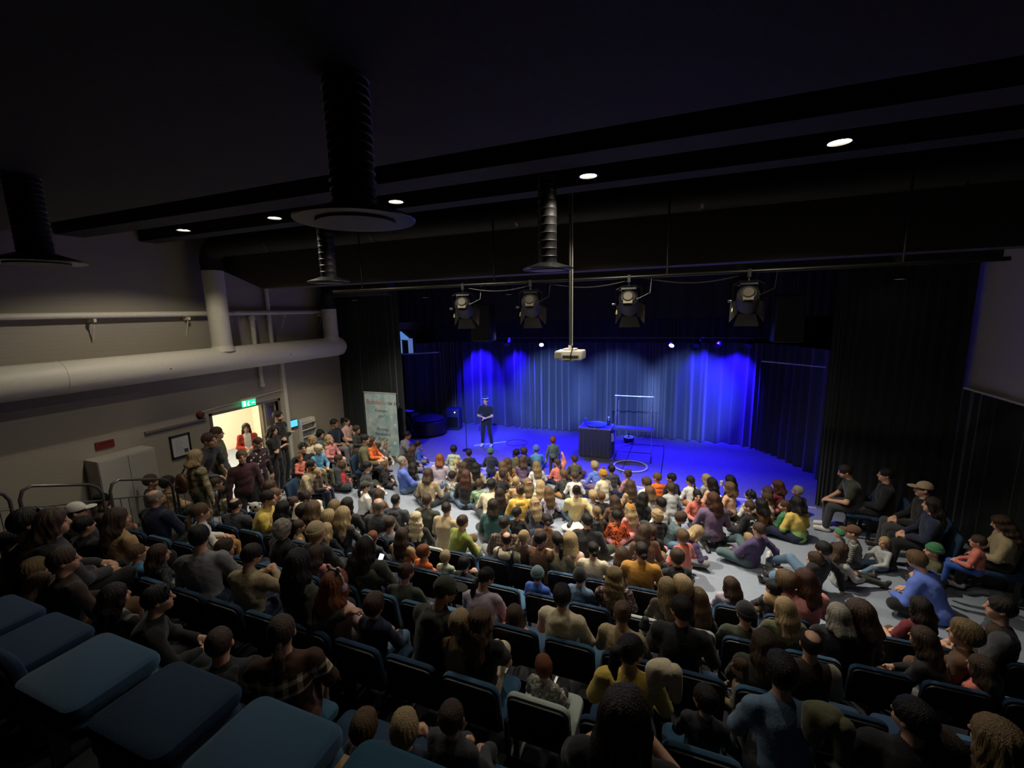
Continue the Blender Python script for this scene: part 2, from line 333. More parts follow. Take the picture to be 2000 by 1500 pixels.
for k, (x, y, z, e) in enumerate(HALL): downlight(x, y, z, 'black downlight behind the front bulkhead, '+ORD[k]+' from the left', ZC)
m_dim = M('dim_lamp_glow', 'ffffff', emit='fff1dc', estr=3)
for x, l in ((-8.6, 'small dim downlight over the left wing curtain'), (-6.3, 'small dim downlight left of the first fresnel'), (-3.94, 'small dim downlight between the two left fresnels'), (-1.27, 'small dim downlight beside the third fresnel'), (1.1, 'small dim downlight beside the rightmost fresnel'), (3.65, 'small dim downlight over the dark right wing')):
    downlight(x, 10.05, 4.72, l, 5.0, .08, m_dim)
# lighting bar and fresnels
lb = empty('lighting_bar', (0, 6.3, 4.72), 0, 'long black lighting bar hung across the hall under the bulkhead', 'lighting bar')
MB().tube([(-5.85, 0, 0), (3.2, 0, 0)], .024, 12).build('bar', M('satin_steel_bar', '3c3a35', .35, metal=.8), lb, True)
for x in (-5.2, -2.7, -.2, 2.3): MB().tube([(x, 0, 0), (x, 0, 1.38)], .012, 8).build('hanger', m_blackm, lb)
for i in range(3):
    x0 = -3.3+i*1.4; MB().tube([(x0+t*1.3, .03, -.02-.09*math.sin(math.pi*t)) for t in np.linspace(0, 1, 12)], .008, 5).build('power_cable', m_blackm, lb, True)
def fresnel(x, y, label, doors, yaw):
    e = empty('fresnel_lantern', (x, y, 4.72), math.radians(yaw), label, 'stage lantern', 'stage fresnel lanterns')
    MB().box(-.02, .02, -.03, .03, -.07, .03).tube([(0, 0, -.05), (0, 0, -.12)], .012).build('clamp', m_metal, e)
    MB().tube([(-.17, .05, -.36), (-.17, 0, -.16), (-.1, 0, -.12), (.1, 0, -.12), (.17, 0, -.16), (.17, .05, -.36)], .011, 6).build('yoke', m_dmetal, e)
    h = empty('housing', (0, .05, -.36)); h.parent = e; bpy.data.objects.remove(h)
    T = Matrix.Translation((0, .05, -.36)) @ Matrix.Rotation(math.radians(-28), 4, 'X')
    def tr(mb, name, mat, smooth=False, parent=e):
        mb.v = [tuple(T @ Vector(p)) for p in mb.v]; return mb.build(name, mat, parent, smooth)
    hb = tr(MB().lathe([(.09, -.2), (.13, -.16), (.135, .1), (.115, .15)], n=16, axis='y'), 'housing', M('lantern_housing', '1a1815', .6), True)
    for k in range(4): tr(MB().box(-.1, .1, -.19+k*.03, -.178+k*.03, .12, .15), 'cooling_fin', m_blackm, parent=hb)
    tr(MB().lathe([(.06, -.225), (.075, -.21), (.075, -.2)], n=14, axis='y'), 'rear_cap', M('worn_silver', '554f44', .5, metal=.5), True)
    tr(MB().box(-.06, .06, -.21, -.19, -.1, -.03), 'terminal_plate', M('worn_silver2', '6a6458', .5, metal=.4))
    tr(MB().lathe([(.1, .151), (.1, .158)], n=16, axis='y'), 'lens', M('fresnel_glass', 'cfd8ff', .1, emit='9fb0ff', estr=4))
    for sx, sz, on in doors:
        if sx: v = [(sx*.11, .15, -.1), (sx*.11, .15, .1), (sx*.2, .32, .15), (sx*.2, .32, -.15)]
        else: v = [(-.1, .15, sz*.11), (.1, .15, sz*.11), (.15, .32, sz*.2), (-.15, .32, sz*.2)]
        n = Vector((sx*.004, .002, sz*.004)); mb = MB().add(v+[tuple(Vector(p)+n) for p in v], [(0, 1, 2, 3), (7, 6, 5, 4), (0, 4, 5, 1), (1, 5, 6, 2), (2, 6, 7, 3), (3, 7, 4, 0)])
        tr(mb, 'barn_door', M('barn_door_black', '26221d', .6))
    MB().lathe([(.018, -.03), (.02, 0), (.012, .02)], (-.2, .05, -.36), 10, 'x').build('yoke_knob', m_metal, e, True)
    MB().lathe([(.022, -.03), (.016, .0), (.006, .03)], (-.17, .1, -.47), 10).build('safety_tag', M('brass_tag', 'd8cfa0', .3, metal=.8), e, True)
    MB().tube([(.03, -.05, -.2), (.12, -.12, -.3), (.28, -.06, -.22), (.3, 0, 0)], .006, 5).build('mains_cable', m_blackm, e, True)
dd = [(1, 0, 1), (-1, 0, 1), (0, 1, 1), (0, -1, 1)]
for (x, y), l, yw in zip(FRES, ('black fresnel lantern at the left end of the bar', 'second fresnel lantern from the left on the bar', 'fresnel lantern just right of the projector pole', 'rightmost fresnel lantern with looped cable'), (18, 12, 2, -6)): fresnel(x, y, l, dd, yw)
# loudspeakers flown at the stage sides
for x, y, l in ((-4.75, 10.28, 'flown black loudspeaker between the two left fresnels'), (2.0, 10.28, 'flown black loudspeaker above the right of the stage')):
    s = empty('loudspeaker', (x, y, 3.55), 0, l, 'loudspeaker', 'flown loudspeakers')
    MB().slab(rrect(.52, .95, .03, 2), .42, .015).build('cabinet', m_blackm, s, True); MB().box(-.23, .23, -.222, -.212, .04, .9).build('grille', M('speaker_grille', '0c0c0c', .6, .6, 300), s)
    MB().tube([(-.1, 0, .95), (-.1, 0, 1.45)], .01, 6).tube([(.1, 0, .95), (.1, 0, 1.45)], .01, 6).build('hanging_bracket', m_dmetal, s)
# LED pars on a bar in front of the backdrop
pb = empty('led_par_bar', (0, 13.8, 3.42), 0, 'thin bar of small stage lights before the backdrop', 'lighting bar')
MB().tube([(-7.4, 0, 0), (2.6, 0, 0)], .02, 8).build('bar', m_blackm, pb, True)
for x in (-6, -2, 2): MB().tube([(x, 0, 0), (x, 0, 1.88)], .01, 6).build('hanger', m_blackm, pb)
for x, on, l in ((-5.5, 0, 'dark small par light left on the rear bar'), (-4.28, 1, 'small glowing blue par light left of the projector'), (-.22, 1, 'small glowing blue par light right of the projector'), (.46, 0, 'dark par light, first of three at right of rear bar'), (1.0, 0, 'dark par light, middle of three at right of rear bar'), (1.8, 0, 'dark par light, last of three at right of rear bar')):
    e = empty('par_light', (x, 13.75, 3.42), math.radians(20 if x < -2 else -20), l, 'stage lantern', 'small par lights on the rear bar')
    MB().tube([(-.1, 0, -.16), (-.1, 0, -.03), (.1, 0, -.03), (.1, 0, -.16)], .008, 6).build('yoke', m_blackm, e)
    T = Matrix.Translation((0, 0, -.18)) @ Matrix.Rotation(math.radians(38), 4, 'X')
    mb = MB().lathe([(.05, .14), (.085, .06), (.09, -.09)], n=16, axis='y'); mb.v = [tuple(T @ Vector(p)) for p in mb.v]; mb.build('can', m_blackm, e, True)
    mb = MB().lathe([(.07, -.094), (.07, -.088)], n=16, axis='y'); mb.v = [tuple(T @ Vector(p)) for p in mb.v]; mb.build('lens', m_blueglow if on else M('dark_lens', '20242c', .1), e)
# projector
pj = empty('ceiling_projector', (-1.49, 6.2, 3.72), 0, 'white video projector hanging on a long pole from the ceiling', 'projector')
mw = M('projector_white', 'e9e4d2', .45)
MB().slab(rrect(.40, .13, .025, 3, -.13), .3, .018).build('body', mw, pj, True)
for s, e_ in ((-1, 1), (1, 1)): pass
MB().box(-.185, -.10, -.156, -.148, -.105, -.025).build('vent_grille', M('vent_grey', 'a8a290', .6, .8, 400), pj)
MB().box(-.08, .16, -.155, -.149, -.095, -.06).build('connector_panel', M('connector_grey', '8a8474', .5), pj)
for k in range(7): MB().box(-.07+k*.031, -.05+k*.031, -.16, -.154, -.09, -.07).build('socket', m_blackm, pj)
MB().tube([(.06, -.158, -.075), (.05, -.2, -.11), (.055, -.2, -.03), (.06, -.12, .03), (.02, 0, .08)], .008, 6).build('signal_cable', m_blackm, pj, True)
MB().box(-.06, .04, -.1, .1, -.155, -.13).build('lower_cover', mw, pj)
MB().box(-.09, .09, -.08, .08, .0, .025).tube([(0, 0, .02), (0, 0, .07)], .03, 12).build('mount_plate', mw, pj, True)
MB().tube([(0, 0, .05), (0, 0, ZC-3.72)], .018, 12).build('pole', M('grey_pole', '6f6c64', .4, metal=.7), pj, True)
MB().tube([(.03, 0, .06), (.035, 0, 1.4), (.03, 0, ZC-3.72)], .007, 6).build('pole_cable', M('white_cable', 'c8c4ba', .5), pj)
# items on the left wall
ex = empty('exit_sign', (XL+.12, 7.35, 2.33), 0, 'small lit green emergency exit sign above the door', 'sign')
MB().box(-.12, .02, -.19, .19, .0, .035).build('housing', m_duct, ex); mg = M('exit_green', '1fa070', .4, emit='22d08c', estr=1.1)
MB().box(-.01, .005, -.18, .18, -.16, .0).build('panel', mg, ex)
mwt = M('sign_white', 'ffffff', .4, emit='e8fff4', estr=1.2)
MB().box(.005, .008, -.16, -.09, -.14, -.02).build('door_pictogram', mwt, ex)
mb = MB().box(.005, .008, -.02, .015, -.06, -.035); mb.add([(.008, -.05, -.07), (.008, -.01, -.065), (.008, -.02, -.11), (.008, .03, -.14), (.008, -.05, -.14)], [(0, 1, 2, 3, 4)]); mb.build('running_figure', mwt, ex)
mb = MB().box(.005, .008, .06, .12, -.09, -.075).add([(.008, .12, -.055), (.008, .16, -.082), (.008, .12, -.11)], [(0, 1, 2)]); mb.build('arrow', mwt, ex)
pf = empty('framed_notice', (XL+.02, 5.76, 1.4), 0, 'black framed white notice hanging on the wall near the door', 'picture frame')
for a in ((-.2, .2, 0, .03), (-.2, .2, .46, .49), (-.2, -.17, 0, .49), (.17, .2, 0, .49)): MB().box(-.015, .02, a[0], a[1], a[2], a[3]).build('frame_bar', m_blackm, pf)
MB().box(-.015, .0, -.17, .17, .03, .46).build('paper', M('paper_white', 'c9c9cc', .7), pf)
for k in range(6): MB().box(.0, .001, -.1, .02+.015*(k % 3), .38-.045*k, .386-.045*k).build('text_line', M('print_grey', '777777', .7), pf)
MB().box(.0, .001, .06, .14, .08, .16).build('printed_mark', M('print_dark', '44444a', .7), pf)
rs = empty('red_wall_sign', (XL+.01, 4.5, 1.98), 0, 'small dark red sign on the wall above white cabinet', 'sign')
MB().box(-.01, .02, -.14, .14, 0, .14).build('panel', M('sign_red', '6e1f18', .5), rs); MB().box(.02, .022, -.1, .1, .09, .11).build('text_band', M('sign_dark_red', '43110d', .6), rs)
wb = empty('white_cabinet', (XL+.2, 4.62, 0), 0, 'tall white cabinet against left wall behind guard rails', 'cabinet')
mcab = M('cabinet_white', 'b5b1a6', .5)
MB().box(-.2, .2, -.45, .45, .05, 1.86).build('body', mcab, wb); MB().box(.2, .215, -.44, -.005, .08, 1.84).build('door', mcab, wb); dr = MB().box(.2, .215, .005, .44, .08, 1.84).build('door', mcab, wb)
MB().tube([(.22, .04, 1.0), (.25, .04, 1.02), (.25, .04, 1.13), (.22, .04, 1.15)], .007, 6).build('handle', m_metal, dr); MB().box(-.18, .17, -.43, .43, 0, .05).build('plinth', m_dmetal, wb)
df = empty('fire_alarm', (XL+.03, 6.25, 2.2), 0, 'round dark red alarm sounder on wall left of the door', 'alarm')
MB().lathe([(.075, -.03), (.075, .02), (.05, .05)], n=18, axis='x').build('sounder', M('alarm_red', '5d2018', .4), df, True); MB().lathe([(.085, -.035), (.085, -.02)], n=18, axis='x').build('base', m_dmetal, df, True)
db = MB().box(XL, XL+.05, 5.15, 6.35, 2.07, 2.11).build('wall_batten', m_frame); tag(db, 'narrow grey batten on the wall left of the door frame', 'batten')
tb = empty('wall_tablet', (XL+.05, 8.62, 1.3), 0, 'small wall tablet with bright blue screen by the leaflet rack', 'tablet')
MB().slab(rrect(.3, .22, .015, 3), .02, .004, lambda x, y, z: (y, x, z)).build('case', m_blackm, tb, True)
MB().box(.010, .012, -.13, .13, .02, .2).build('screen', M('tablet_screen', '1a4a80', .2, emit='4aa8ff', estr=1.3), tb); MB().tube([(-.02, 0, .1), (-.05, 0, .1)], .02, 8).build('bracket', m_dmetal, tb)
lr = empty('leaflet_rack', (XL+.02, 9.05, .55), 0, 'white leaflet rack with shelves on the painted brick wall', 'rack')
mr = M('rack_white', 'dcd8cc', .5)
MB().box(-.02, .005, -.24, .24, 0, .9).build('back_panel', mr, lr)
for s in (-1, 1): MB().box(0, .12, s*.24-.008, s*.24+.008, 0, .9).build('side_panel', mr, lr)
for k, z in enumerate((.08, .38, .58, .76)):
    sh = MB().box(0, .14, -.23, .23, z, z+.015).build('shelf', mr, lr); MB().box(.13, .14, -.23, .23, z, z+.05).build('lip', mr, sh)
    if k in (1, 2, 3):
        for j in range(3): tag(MB().box(.02+.01*j, .1, -.2+.14*j, -.09+.14*j, z+.018, z+.035).build('leaflet', M('leaflet_dark', '2c2f36', .5) if (j+k) % 2 else M('leaflet_blue', '3a4a66', .5)), 'dark leaflet on the white wall rack, '+ORD[j]+' on the '+ORD[4-k-1]+' shelf from the top', 'leaflet', 'leaflets on the wall rack').location = (XL+.02, 9.05, .55)
# guard rails at the left side of the seating
m_rail = M('grey_rail_paint', '6f6f6d', .35, metal=.6)
def guard(y0, z0, label):
    L, dz = .84, -.25; e = empty('guard_rail', (-8.0, y0, z0), 0, label, 'guard rail', 'guard rails beside the seating')
    hz = 1.18; pts = [(0, 0, 0), (0, 0, hz-.16), (0, .04, hz-.05), (0, .13, hz-.02)]+[(0, L-.13, hz+dz+.02), (0, L-.04, hz+dz-.06), (0, L, hz+dz-.16), (0, L, dz+.0)]
    MB().tube(pts, .021, 10).build('hoop', m_rail, e, True)
    MB().tube([(0, 0, hz-.28), (0, L, hz+dz-.28)], .012, 8).build('upper_bar', m_rail, e, True); MB().tube([(0, 0, .14), (0, L, .14+dz)], .012, 8).build('lower_bar', m_rail, e, True)
    for k in range(1, 8):
        t = k/8; MB().tube([(0, L*t, .14+dz*t), (0, L*t, hz-.28+dz*t)], .006, 6).build('baluster', m_rail, e)
for y0, k, l in ((1.75, 'z', 'guard rail hoop at the far left edge'), (2.68, 'a', 'guard rail hoop before the white cabinet'), (3.62, 'b', 'guard rail hoop behind the standing person in checked jacket'), (4.52, 'c', 'guard rail hoop beside the person in burgundy jacket')): guard(y0, ROW[k][1]+.15, l)
for k, (y0, y1) in dict(c=(4.29, 5.2), b=(3.37, 4.29), a=(2.45, 3.37), z=(1.5, 2.45)).items():
    o = MB().box(-8.06, -7.95, y0, y1, 0, ROW[k][1]+.15).build('seating_side_panel', m_black); o['kind'] = 'structure'
# ------------------------------------------------------------------ stage props
bn = empty('rollup_banner', (-8.12, 10.22, .012), 0, 'pale blue roll-up banner with show lettering before the wing curtain', 'banner')
def banner_mat():
    m = M('banner_print', '9fb8ba', .5, var=.001); nt = m.node_tree; b = nt.nodes['Principled BSDF']
    n = [x for x in nt.nodes if x.type == 'TEX_NOISE'][0]; n.inputs['Scale'].default_value = 3.5; cr = [x for x in nt.nodes if x.type == 'VALTORGB'][0]
    cr.color_ramp.elements[0].color = (*srgb('7fa3ad'), 1); cr.color_ramp.elements[1].color = (*srgb('c4cfc6'), 1); return m
MB().box(-.56, .56, -.004, .004, .1, 2.02).build('banner_sheet', banner_mat(), bn); MB().box(-.575, .575, -.014, .014, 2.02, 2.05).build('top_bar', M('silver_bar', 'd8d8d8', .3, metal=.7), bn)
MB().slab(rrect(1.2, .1, .03, 3), .2, .01).build('base_cassette', M('silver_base', 'a9a9a9', .35, metal=.7), bn, True); MB().tube([(0, .04, .1), (0, .04, 2.0)], .01, 8).build('support_pole', m_metal, bn)
def btext(s, size, x, z, col, shear=0.0, align='CENTER'):
    me = text_mesh(s, size, 'lettering', shear, align); me.materials.append(M('print_'+col, col, .6)); o = link(bpy.data.objects.new('lettering', me), bn); o.location = (x, -.006, z); o.rotation_euler = (math.radians(90), 0, 0); return o
x0 = -.5
for ch, c in (('B', '8a3a3a'), ('o', '6a5560'), ('b', '5a5a66'), ('l', 'b04a48'), ('e', 'c0453f'), ('s', 'b8504c'), ('h', '9a7a78'), ('o', '86a09c'), ('w', '3c4a5a'), ('.', '23262e'), ('n', '2a2d36'), ('o', '4a4048')):
    o = btext(ch, .2, x0, 1.74, c, 0, 'LEFT'); x0 += o.dimensions.x/1.0*1.0+.018 if False else (max((v.co.x for v in o.data.vertices))+.012)
for s, z in (('Kjempe-', 1.5), ('g\u00f8y!', 1.34), ('Bursdag', .94), ('Familiefest', .79), ('Bryllup', .64), ('Event', .49)): btext(s, .13, 0, z, '3a4750', .35)
MB().box(.12, .22, -.007, -.004, .19, .29).build('badge', M('badge_dark', '1f2c3c', .5), bn); btext('f', .1, .175, .235, 'e8eef0').location.y = -.009
for k, (x, z, r) in enumerate(((.36, 1.33, .035), (.2, 1.55, .03), (.42, .55, .05), (.25, .4, .03), (-.4, 1.2, .03), (.47, 1.1, .04))): MB().lathe([(r, -.006), (r, -.0045)], (x, 0, z), 14, 'y').build('printed_bubble', M('bubble_print', 'c9dcde', .5), bn)
# table with pleated skirt
tx = empty('skirted_table', (-2.24, 12.62, .012), 0, 'small table with pleated black skirt on stage', 'table')
MB().box(-.44, .44, -.31, .31, .84, .87).build('table_top', M('table_blue_top', '6f7fb8', .4), tx)
mb = MB(); N = 150; per = []
for i in range(N):
    t = i/N*4; k = int(t); u = t-k; w_, d_ = .45, .32; c = [(-w_, -d_), (w_, -d_), (w_, d_), (-w_, d_)]; a = Vector(c[k]); b = Vector(c[(k+1) % 4]); p = a.lerp(b, u); n = Vector(((b-a).y, -(b-a).x)).normalized(); per.append((p, n))
for k, z in enumerate((.015, .3, .6, .84)):
    for i, (p, n) in enumerate(per): q = p+n*((.012+.012*(1-k/3))*math.sin(i*2*math.pi/5)+.03*(1-k/3)); mb.v.append((q.x, q.y, z))
for k in range(3):
    for i in range(N): j = (i+1) % N; mb.f.append((k*N+i, k*N+j, (k+1)*N+j, (k+1)*N+i))
mb.build('pleated_skirt', M('skirt_fabric', '666c74', .9, .2, 150), tx, True)
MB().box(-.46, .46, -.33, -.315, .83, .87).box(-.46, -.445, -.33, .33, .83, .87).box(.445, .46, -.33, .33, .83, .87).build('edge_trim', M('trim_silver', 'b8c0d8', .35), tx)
for sx in (-.4, .4):
    for sy in (-.27, .27): MB().tube([(sx, sy, 0), (sx, sy, .84)], .015, 8).build('leg', m_metal, tx)
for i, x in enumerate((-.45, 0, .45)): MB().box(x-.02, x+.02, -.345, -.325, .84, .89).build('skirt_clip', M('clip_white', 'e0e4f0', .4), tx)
tr_ = empty('bubble_tray', (-2.24, 12.6, .885), 0, 'round blue shallow tray lying on the skirted table', 'tray')
MB().lathe([(.27, 0), (.3, .05), (.29, .05), (.26, .01)], n=32).build('dish', M('tray_blue', '5a70d0', .15), tr_, True); MB().tube([(.295*math.cos(a), .295*math.sin(a), .05) for a in np.linspace(0, 6.283, 33)[:-1]], .007, 6, True).build('rim', M('tray_rim', 'a8b8f0', .2), tr_, True)
def bottle(name, x, y, z, r, h, mat, label):
    e = empty(name, (x, y, z), 0, label, 'bottle'); MB().lathe([(r*.9, 0), (r, .01), (r, h*.62), (r*.4, h*.8), (r*.35, h*.9)], n=16).build('body', mat, e, True); MB().lathe([(r*.42, h*.9), (r*.42, h)], n=12).build('cap', M('cap_white', 'dfe3ff', .4), e, True)
bottle('soap_bottle', -2.58, 12.66, .885, .04, .2, M('bottle_blue', '6478d8', .2), 'short bottle at the left end of the skirted table')
bottle('soap_bottle', -1.9, 12.72, .885, .055, .26, M('bottle_dark', '27304a', .2), 'dark bottle at the right end of the skirted table')
sb = empty('spray_bottle', (-1.74, 12.4, .5), 0, 'white spray bottle hooked on the table side', 'bottle')
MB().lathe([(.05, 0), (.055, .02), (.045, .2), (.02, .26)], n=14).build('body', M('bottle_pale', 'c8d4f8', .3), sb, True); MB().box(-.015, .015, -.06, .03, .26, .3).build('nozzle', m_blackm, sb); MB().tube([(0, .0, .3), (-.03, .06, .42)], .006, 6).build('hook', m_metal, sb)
cl = empty('hand_cloth', (-1.72, 12.62, .35), 0, 'blue cloth draped from the right end of the table', 'cloth')
mb = MB()
for k in range(6):
    for i in range(9): mb.v.append((.02*math.sin(i*1.6)+.03*(1-k/5), -.14+.28*i/8, .5*k/5))
for k in range(5):
    for i in range(8): mb.f.append((k*9+i, k*9+i+1, (k+1)*9+i+1, (k+1)*9+i))
mb.build('drape', M('cloth_blue', '5c74c8', .9), cl, True); MB().tube([(.03, -.12, .51), (.03, .12, .51)], .008, 6).build('hem', M('cloth_blue', '5c74c8', .9), cl)
# tubular rack
rk = empty('bubble_frame_rack', (-1.16, 12.45, .012), math.radians(2), 'tall tubular metal frame rack with tray shelf on stage', 'rack')
mt = M('rack_tube', 'b4bdd4', .3, metal=.8)
for x in (-.5, .5):
    MB().tube([(x, 0, .1), (x, 0, 1.84)], .014, 8).build('upright', mt, rk, True); MB().tube([(x, -.28, .06), (x, .28, .06)], .014, 8).build('foot_bar', m_blackm, rk, True)
    for y in (-.26, .26): MB().lathe([(.03, -.012), (.03, .012)], (x, y, .03), 12, 'x').build('castor', m_blackm, rk, True)
MB().tube([(-.53, 0, 1.84), (.53, 0, 1.84)], .014, 8).build('top_bar', mt, rk, True); MB().tube([(-.5, 0, .2), (.5, 0, .2)], .012, 8).build('lower_bar', m_blackm, rk, True)
for x in (-.42, .42): MB().tube([(x, .02, .95), (x, .02, 1.7)], .008, 8).build('inner_rod', mt, rk, True)
MB().box(-.54, .54, -.12, .12, .86, .89).box(-.54, .54, -.13, -.12, .86, .93).box(-.54, .54, .12, .13, .86, .93).build('tray_shelf', M('tray_shelf_blue', '7f92d0', .4), rk)
for z in (1.3, 1.55): MB().lathe([(.018, -.02), (.018, .02)], (.5, -.02, z), 10, 'y').build('clamp_knob', m_metal, rk, True)
for dx, dy, z, l in ((0, 0, .027, 'white hula hoop lying flat on the blue stage, lower one'), (.03, -.05, .05, 'white hula hoop lying on top of the other hoop')):
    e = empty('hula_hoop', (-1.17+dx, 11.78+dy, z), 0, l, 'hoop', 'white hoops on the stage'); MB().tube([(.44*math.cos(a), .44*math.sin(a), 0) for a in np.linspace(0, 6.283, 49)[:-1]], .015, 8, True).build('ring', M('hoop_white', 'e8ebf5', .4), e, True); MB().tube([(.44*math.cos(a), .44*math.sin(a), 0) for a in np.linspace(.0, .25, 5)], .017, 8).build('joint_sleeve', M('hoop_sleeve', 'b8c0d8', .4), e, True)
def wire(name, label, pts, r, mat, cat='cable'):
    e = MB().tube(pts, r, 6).build(name, mat, None, True); return tag(e, label, cat)
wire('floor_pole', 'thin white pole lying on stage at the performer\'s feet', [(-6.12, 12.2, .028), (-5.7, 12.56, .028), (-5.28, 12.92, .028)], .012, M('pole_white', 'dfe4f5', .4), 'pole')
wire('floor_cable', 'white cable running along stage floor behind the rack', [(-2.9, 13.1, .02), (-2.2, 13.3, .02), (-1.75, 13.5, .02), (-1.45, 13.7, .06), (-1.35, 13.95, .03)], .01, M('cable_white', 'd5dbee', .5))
wire('floor_cable', 'dark thin cable looped on stage right of the performer', [(-4.9+.35*math.cos(a), 12.9+.35*math.sin(a), .018+.001*k) for k, a in enumerate(np.linspace(0, 6.0, 26))]+[(-4.55, 12.4, .018), (-4.75, 12.0, .018)], .006, m_blackm)
wire('floor_cable', 'dark cable crossing the blue stage right of the hoops', [(-.35, 11.4, .018), (-.34, 12.9, .018), (-.36, 13.9, .018), (-1.4, 13.85, .018)], .012, m_blackm)
wire('floor_cable', 'dark cable running from the rack towards the hoops', [(-1.3, 13.85, .018), (-1.32, 12.4, .018), (-1.35, 11.2, .018)], .010, m_blackm)
wire('floor_cable', 'dark coiled cable on stage near the beanie wearer', [(-4.35+.22*math.cos(a), 11.7+.2*math.sin(a), .02+.004*k/6) for k, a in enumerate(np.linspace(0, 18, 60))], .006, m_blackm)
ms = empty('microphone_stand', (-6.15, 11.75, .012), 0, 'thin dark microphone stand on stage left of the performer', 'stand')
MB().lathe([(.14, 0), (.14, .015), (.03, .03)], n=20).build('base', m_blackm, ms, True); MB().tube([(0, 0, .02), (0, 0, 1.0)], .01, 8).build('pole', m_blackm, ms, True); MB().tube([(0, 0, .98), (.1, -.12, 1.1)], .008, 6).build('boom', m_blackm, ms, True)
bw = empty('fan_machine', (-1.45, 14.05, .012), 0, 'small dark bowl-shaped machine on stage behind the rack', 'machine')
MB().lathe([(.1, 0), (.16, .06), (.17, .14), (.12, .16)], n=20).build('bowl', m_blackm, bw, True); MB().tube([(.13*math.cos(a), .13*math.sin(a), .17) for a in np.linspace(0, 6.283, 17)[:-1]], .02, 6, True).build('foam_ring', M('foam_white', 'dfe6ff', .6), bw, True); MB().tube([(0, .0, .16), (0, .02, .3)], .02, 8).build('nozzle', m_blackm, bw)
# dark instruments at stage left
pn = empty('covered_instrument', (-8.35, 13.1, .012), 0, 'dark covered round instrument standing at the left of the stage', 'instrument')
MB().lathe([(.62, .05), (.66, .1), (.64, .5), (.5, .58)], n=28).build('drum_body', m_blackm, pn, True); MB().lathe([(.58, .57), (.3, .66), (.05, .68)], n=28).build('cover', M('cover_black', '15171c', .8, .2, 30), pn, True)
for a in (0, 1.57, 3.14, 4.71): MB().tube([(.5*math.cos(a), .5*math.sin(a), 0), (.5*math.cos(a), .5*math.sin(a), .12)], .03, 8).build('foot', m_dmetal, pn)
ks = empty('keyboard_stand', (-8.75, 12.2, .012), math.radians(-12), 'dark keyboard with white sheet on a stand beside the banner', 'keyboard')
for s in (-1, 1): MB().tube([(s*.35, -.2, 0), (s*.35, .2, .9)], .015, 8).tube([(s*.35, .2, 0), (s*.35, -.2, .9)], .015, 8).build('cross_leg', m_blackm, ks)
MB().box(-.55, .55, -.17, .17, .9, 1.0).build('keyboard_case', m_blackm, ks); MB().box(-.1, .3, -.02, .2, 1.005, 1.012).build('sheet_music', M('sheet_white', 'b8b8d0', .7), ks)
ch = empty('stage_cabinet', (-7.75, 13.9, .012), math.radians(10), 'dark blue equipment cabinet with small white light at stage left', 'cabinet')
MB().slab(rrect(.5, .8, .03, 2), .4, .015).build('body', M('cabinet_navy', '20264a', .5), ch, True); MB().lathe([(.018, -.215), (.018, -.2)], (.1, 0, .68), 10, 'y').build('indicator_lamp', M('indicator_white', 'ffffff', emit='ffffff', estr=6), ch); MB().box(-.2, .2, -.205, -.2, .1, .5).build('front_grille', m_blackm, ch)
# high opening and ledges at the stage sides
vw = empty('stage_side_window', (-8.85, 12.5, 2.97), 0, 'blue-lit angled window opening high at stage left', 'window')
mb = MB().add([(-.2, 0, 0), (.0, 0, 0), (.0, 0, .46), (-.2, 0, .42)], [(0, 1, 2, 3)]); mb.build('pane', M('lit_wall_glow', '3a5a90', .3, emit='5f8fe0', estr=.5), vw)  # blue light on the wall behind the opening, put in as pane emission
MB().add([(-.22, -.01, .48), (.42, -.01, .43), (.02, -.01, .73), (-.22, -.01, .78)], [(0, 1, 2, 3)]).build('upper_pane', M('lit_wall_glow', '3a5a90', .3, emit='5f8fe0', estr=.5), vw)
MB().box(.26, .42, -.02, .02, 0, .5).build('jamb', M('window_frame_glow', 'b8c4e8', .5, emit='7fa0f0', estr=.25), vw); MB().box(-.3, .5, .03, .06, -.02, .8).build('backing_board', m_black, vw)  # jamb is no lamp; the blue light on it is added as emission
wire('ledge_rail', 'pale rail under the window opening at stage left', [(-9.0, 12.45, 2.93), (-7.41, 12.45, 3.02)], .022, M('ledge_pale', 'c8d4f8', .4), 'rail')
wire('ledge_rail', 'thin pale rail at the right side of the stage', [(1.93, 12.5, 2.9), (3.28, 12.3, 2.8)], .018, M('ledge_pale', 'c8d4f8', .4), 'rail')
# ------------------------------------------------------------------ chairs
m_blue = M('blue_seat_fabric', '27526f', .9, .25, 250, .08, sheen=.2)
m_navy = M('navy_seat_fabric', '14314d', .9, .25, 250, .08)
m_pale = M('pale_grey_seat_fabric', 'aab4ac', .9, .25, 250, .06)
m_shell = M('chair_shell_black', '0f1012', .5)
def chair_proto(fab, name='auditorium_chair'):
    e = empty(name)
    tilt = math.radians(9)
    def lean(x, y, z): return (x, -.24+y*math.cos(tilt)-(z-.42)*math.sin(tilt), z)
    MB().slab(rrect(.46, .42, .07, 4, .385, False), .055, .022, lambda x, y, z: lean(x, y+.02, z)).build('backrest', fab, e, True)
    MB().slab(rrect(.435, .385, .06, 4, .40, False), .02, .006, lambda x, y, z: lean(x, y-.018, z)).build('back_shell', m_shell, e, True)
    MB().slab(rrect(.46, .44, .06, 4, -.22), .07, .025, lambda x, y, z: (x, z, .41+y)).build('seat', fab, e, True)
    MB().box(-.2, .2, -.2, .18, .355, .378).build('seat_pan', m_shell, e)
    for s in (-1, 1): MB().box(s*.225-.012, s*.225+.012, -.16, -.1, 0, .4).box(s*.225-.012, s*.225+.012, -.24, .12, 0, .02).build('leg', m_blackm, e)
    MB().box(.12, .18, -.315, -.311, .60, .62).build('number_plate', M('number_plate', 'b8b8b0', .5), e) if False else None
    return e
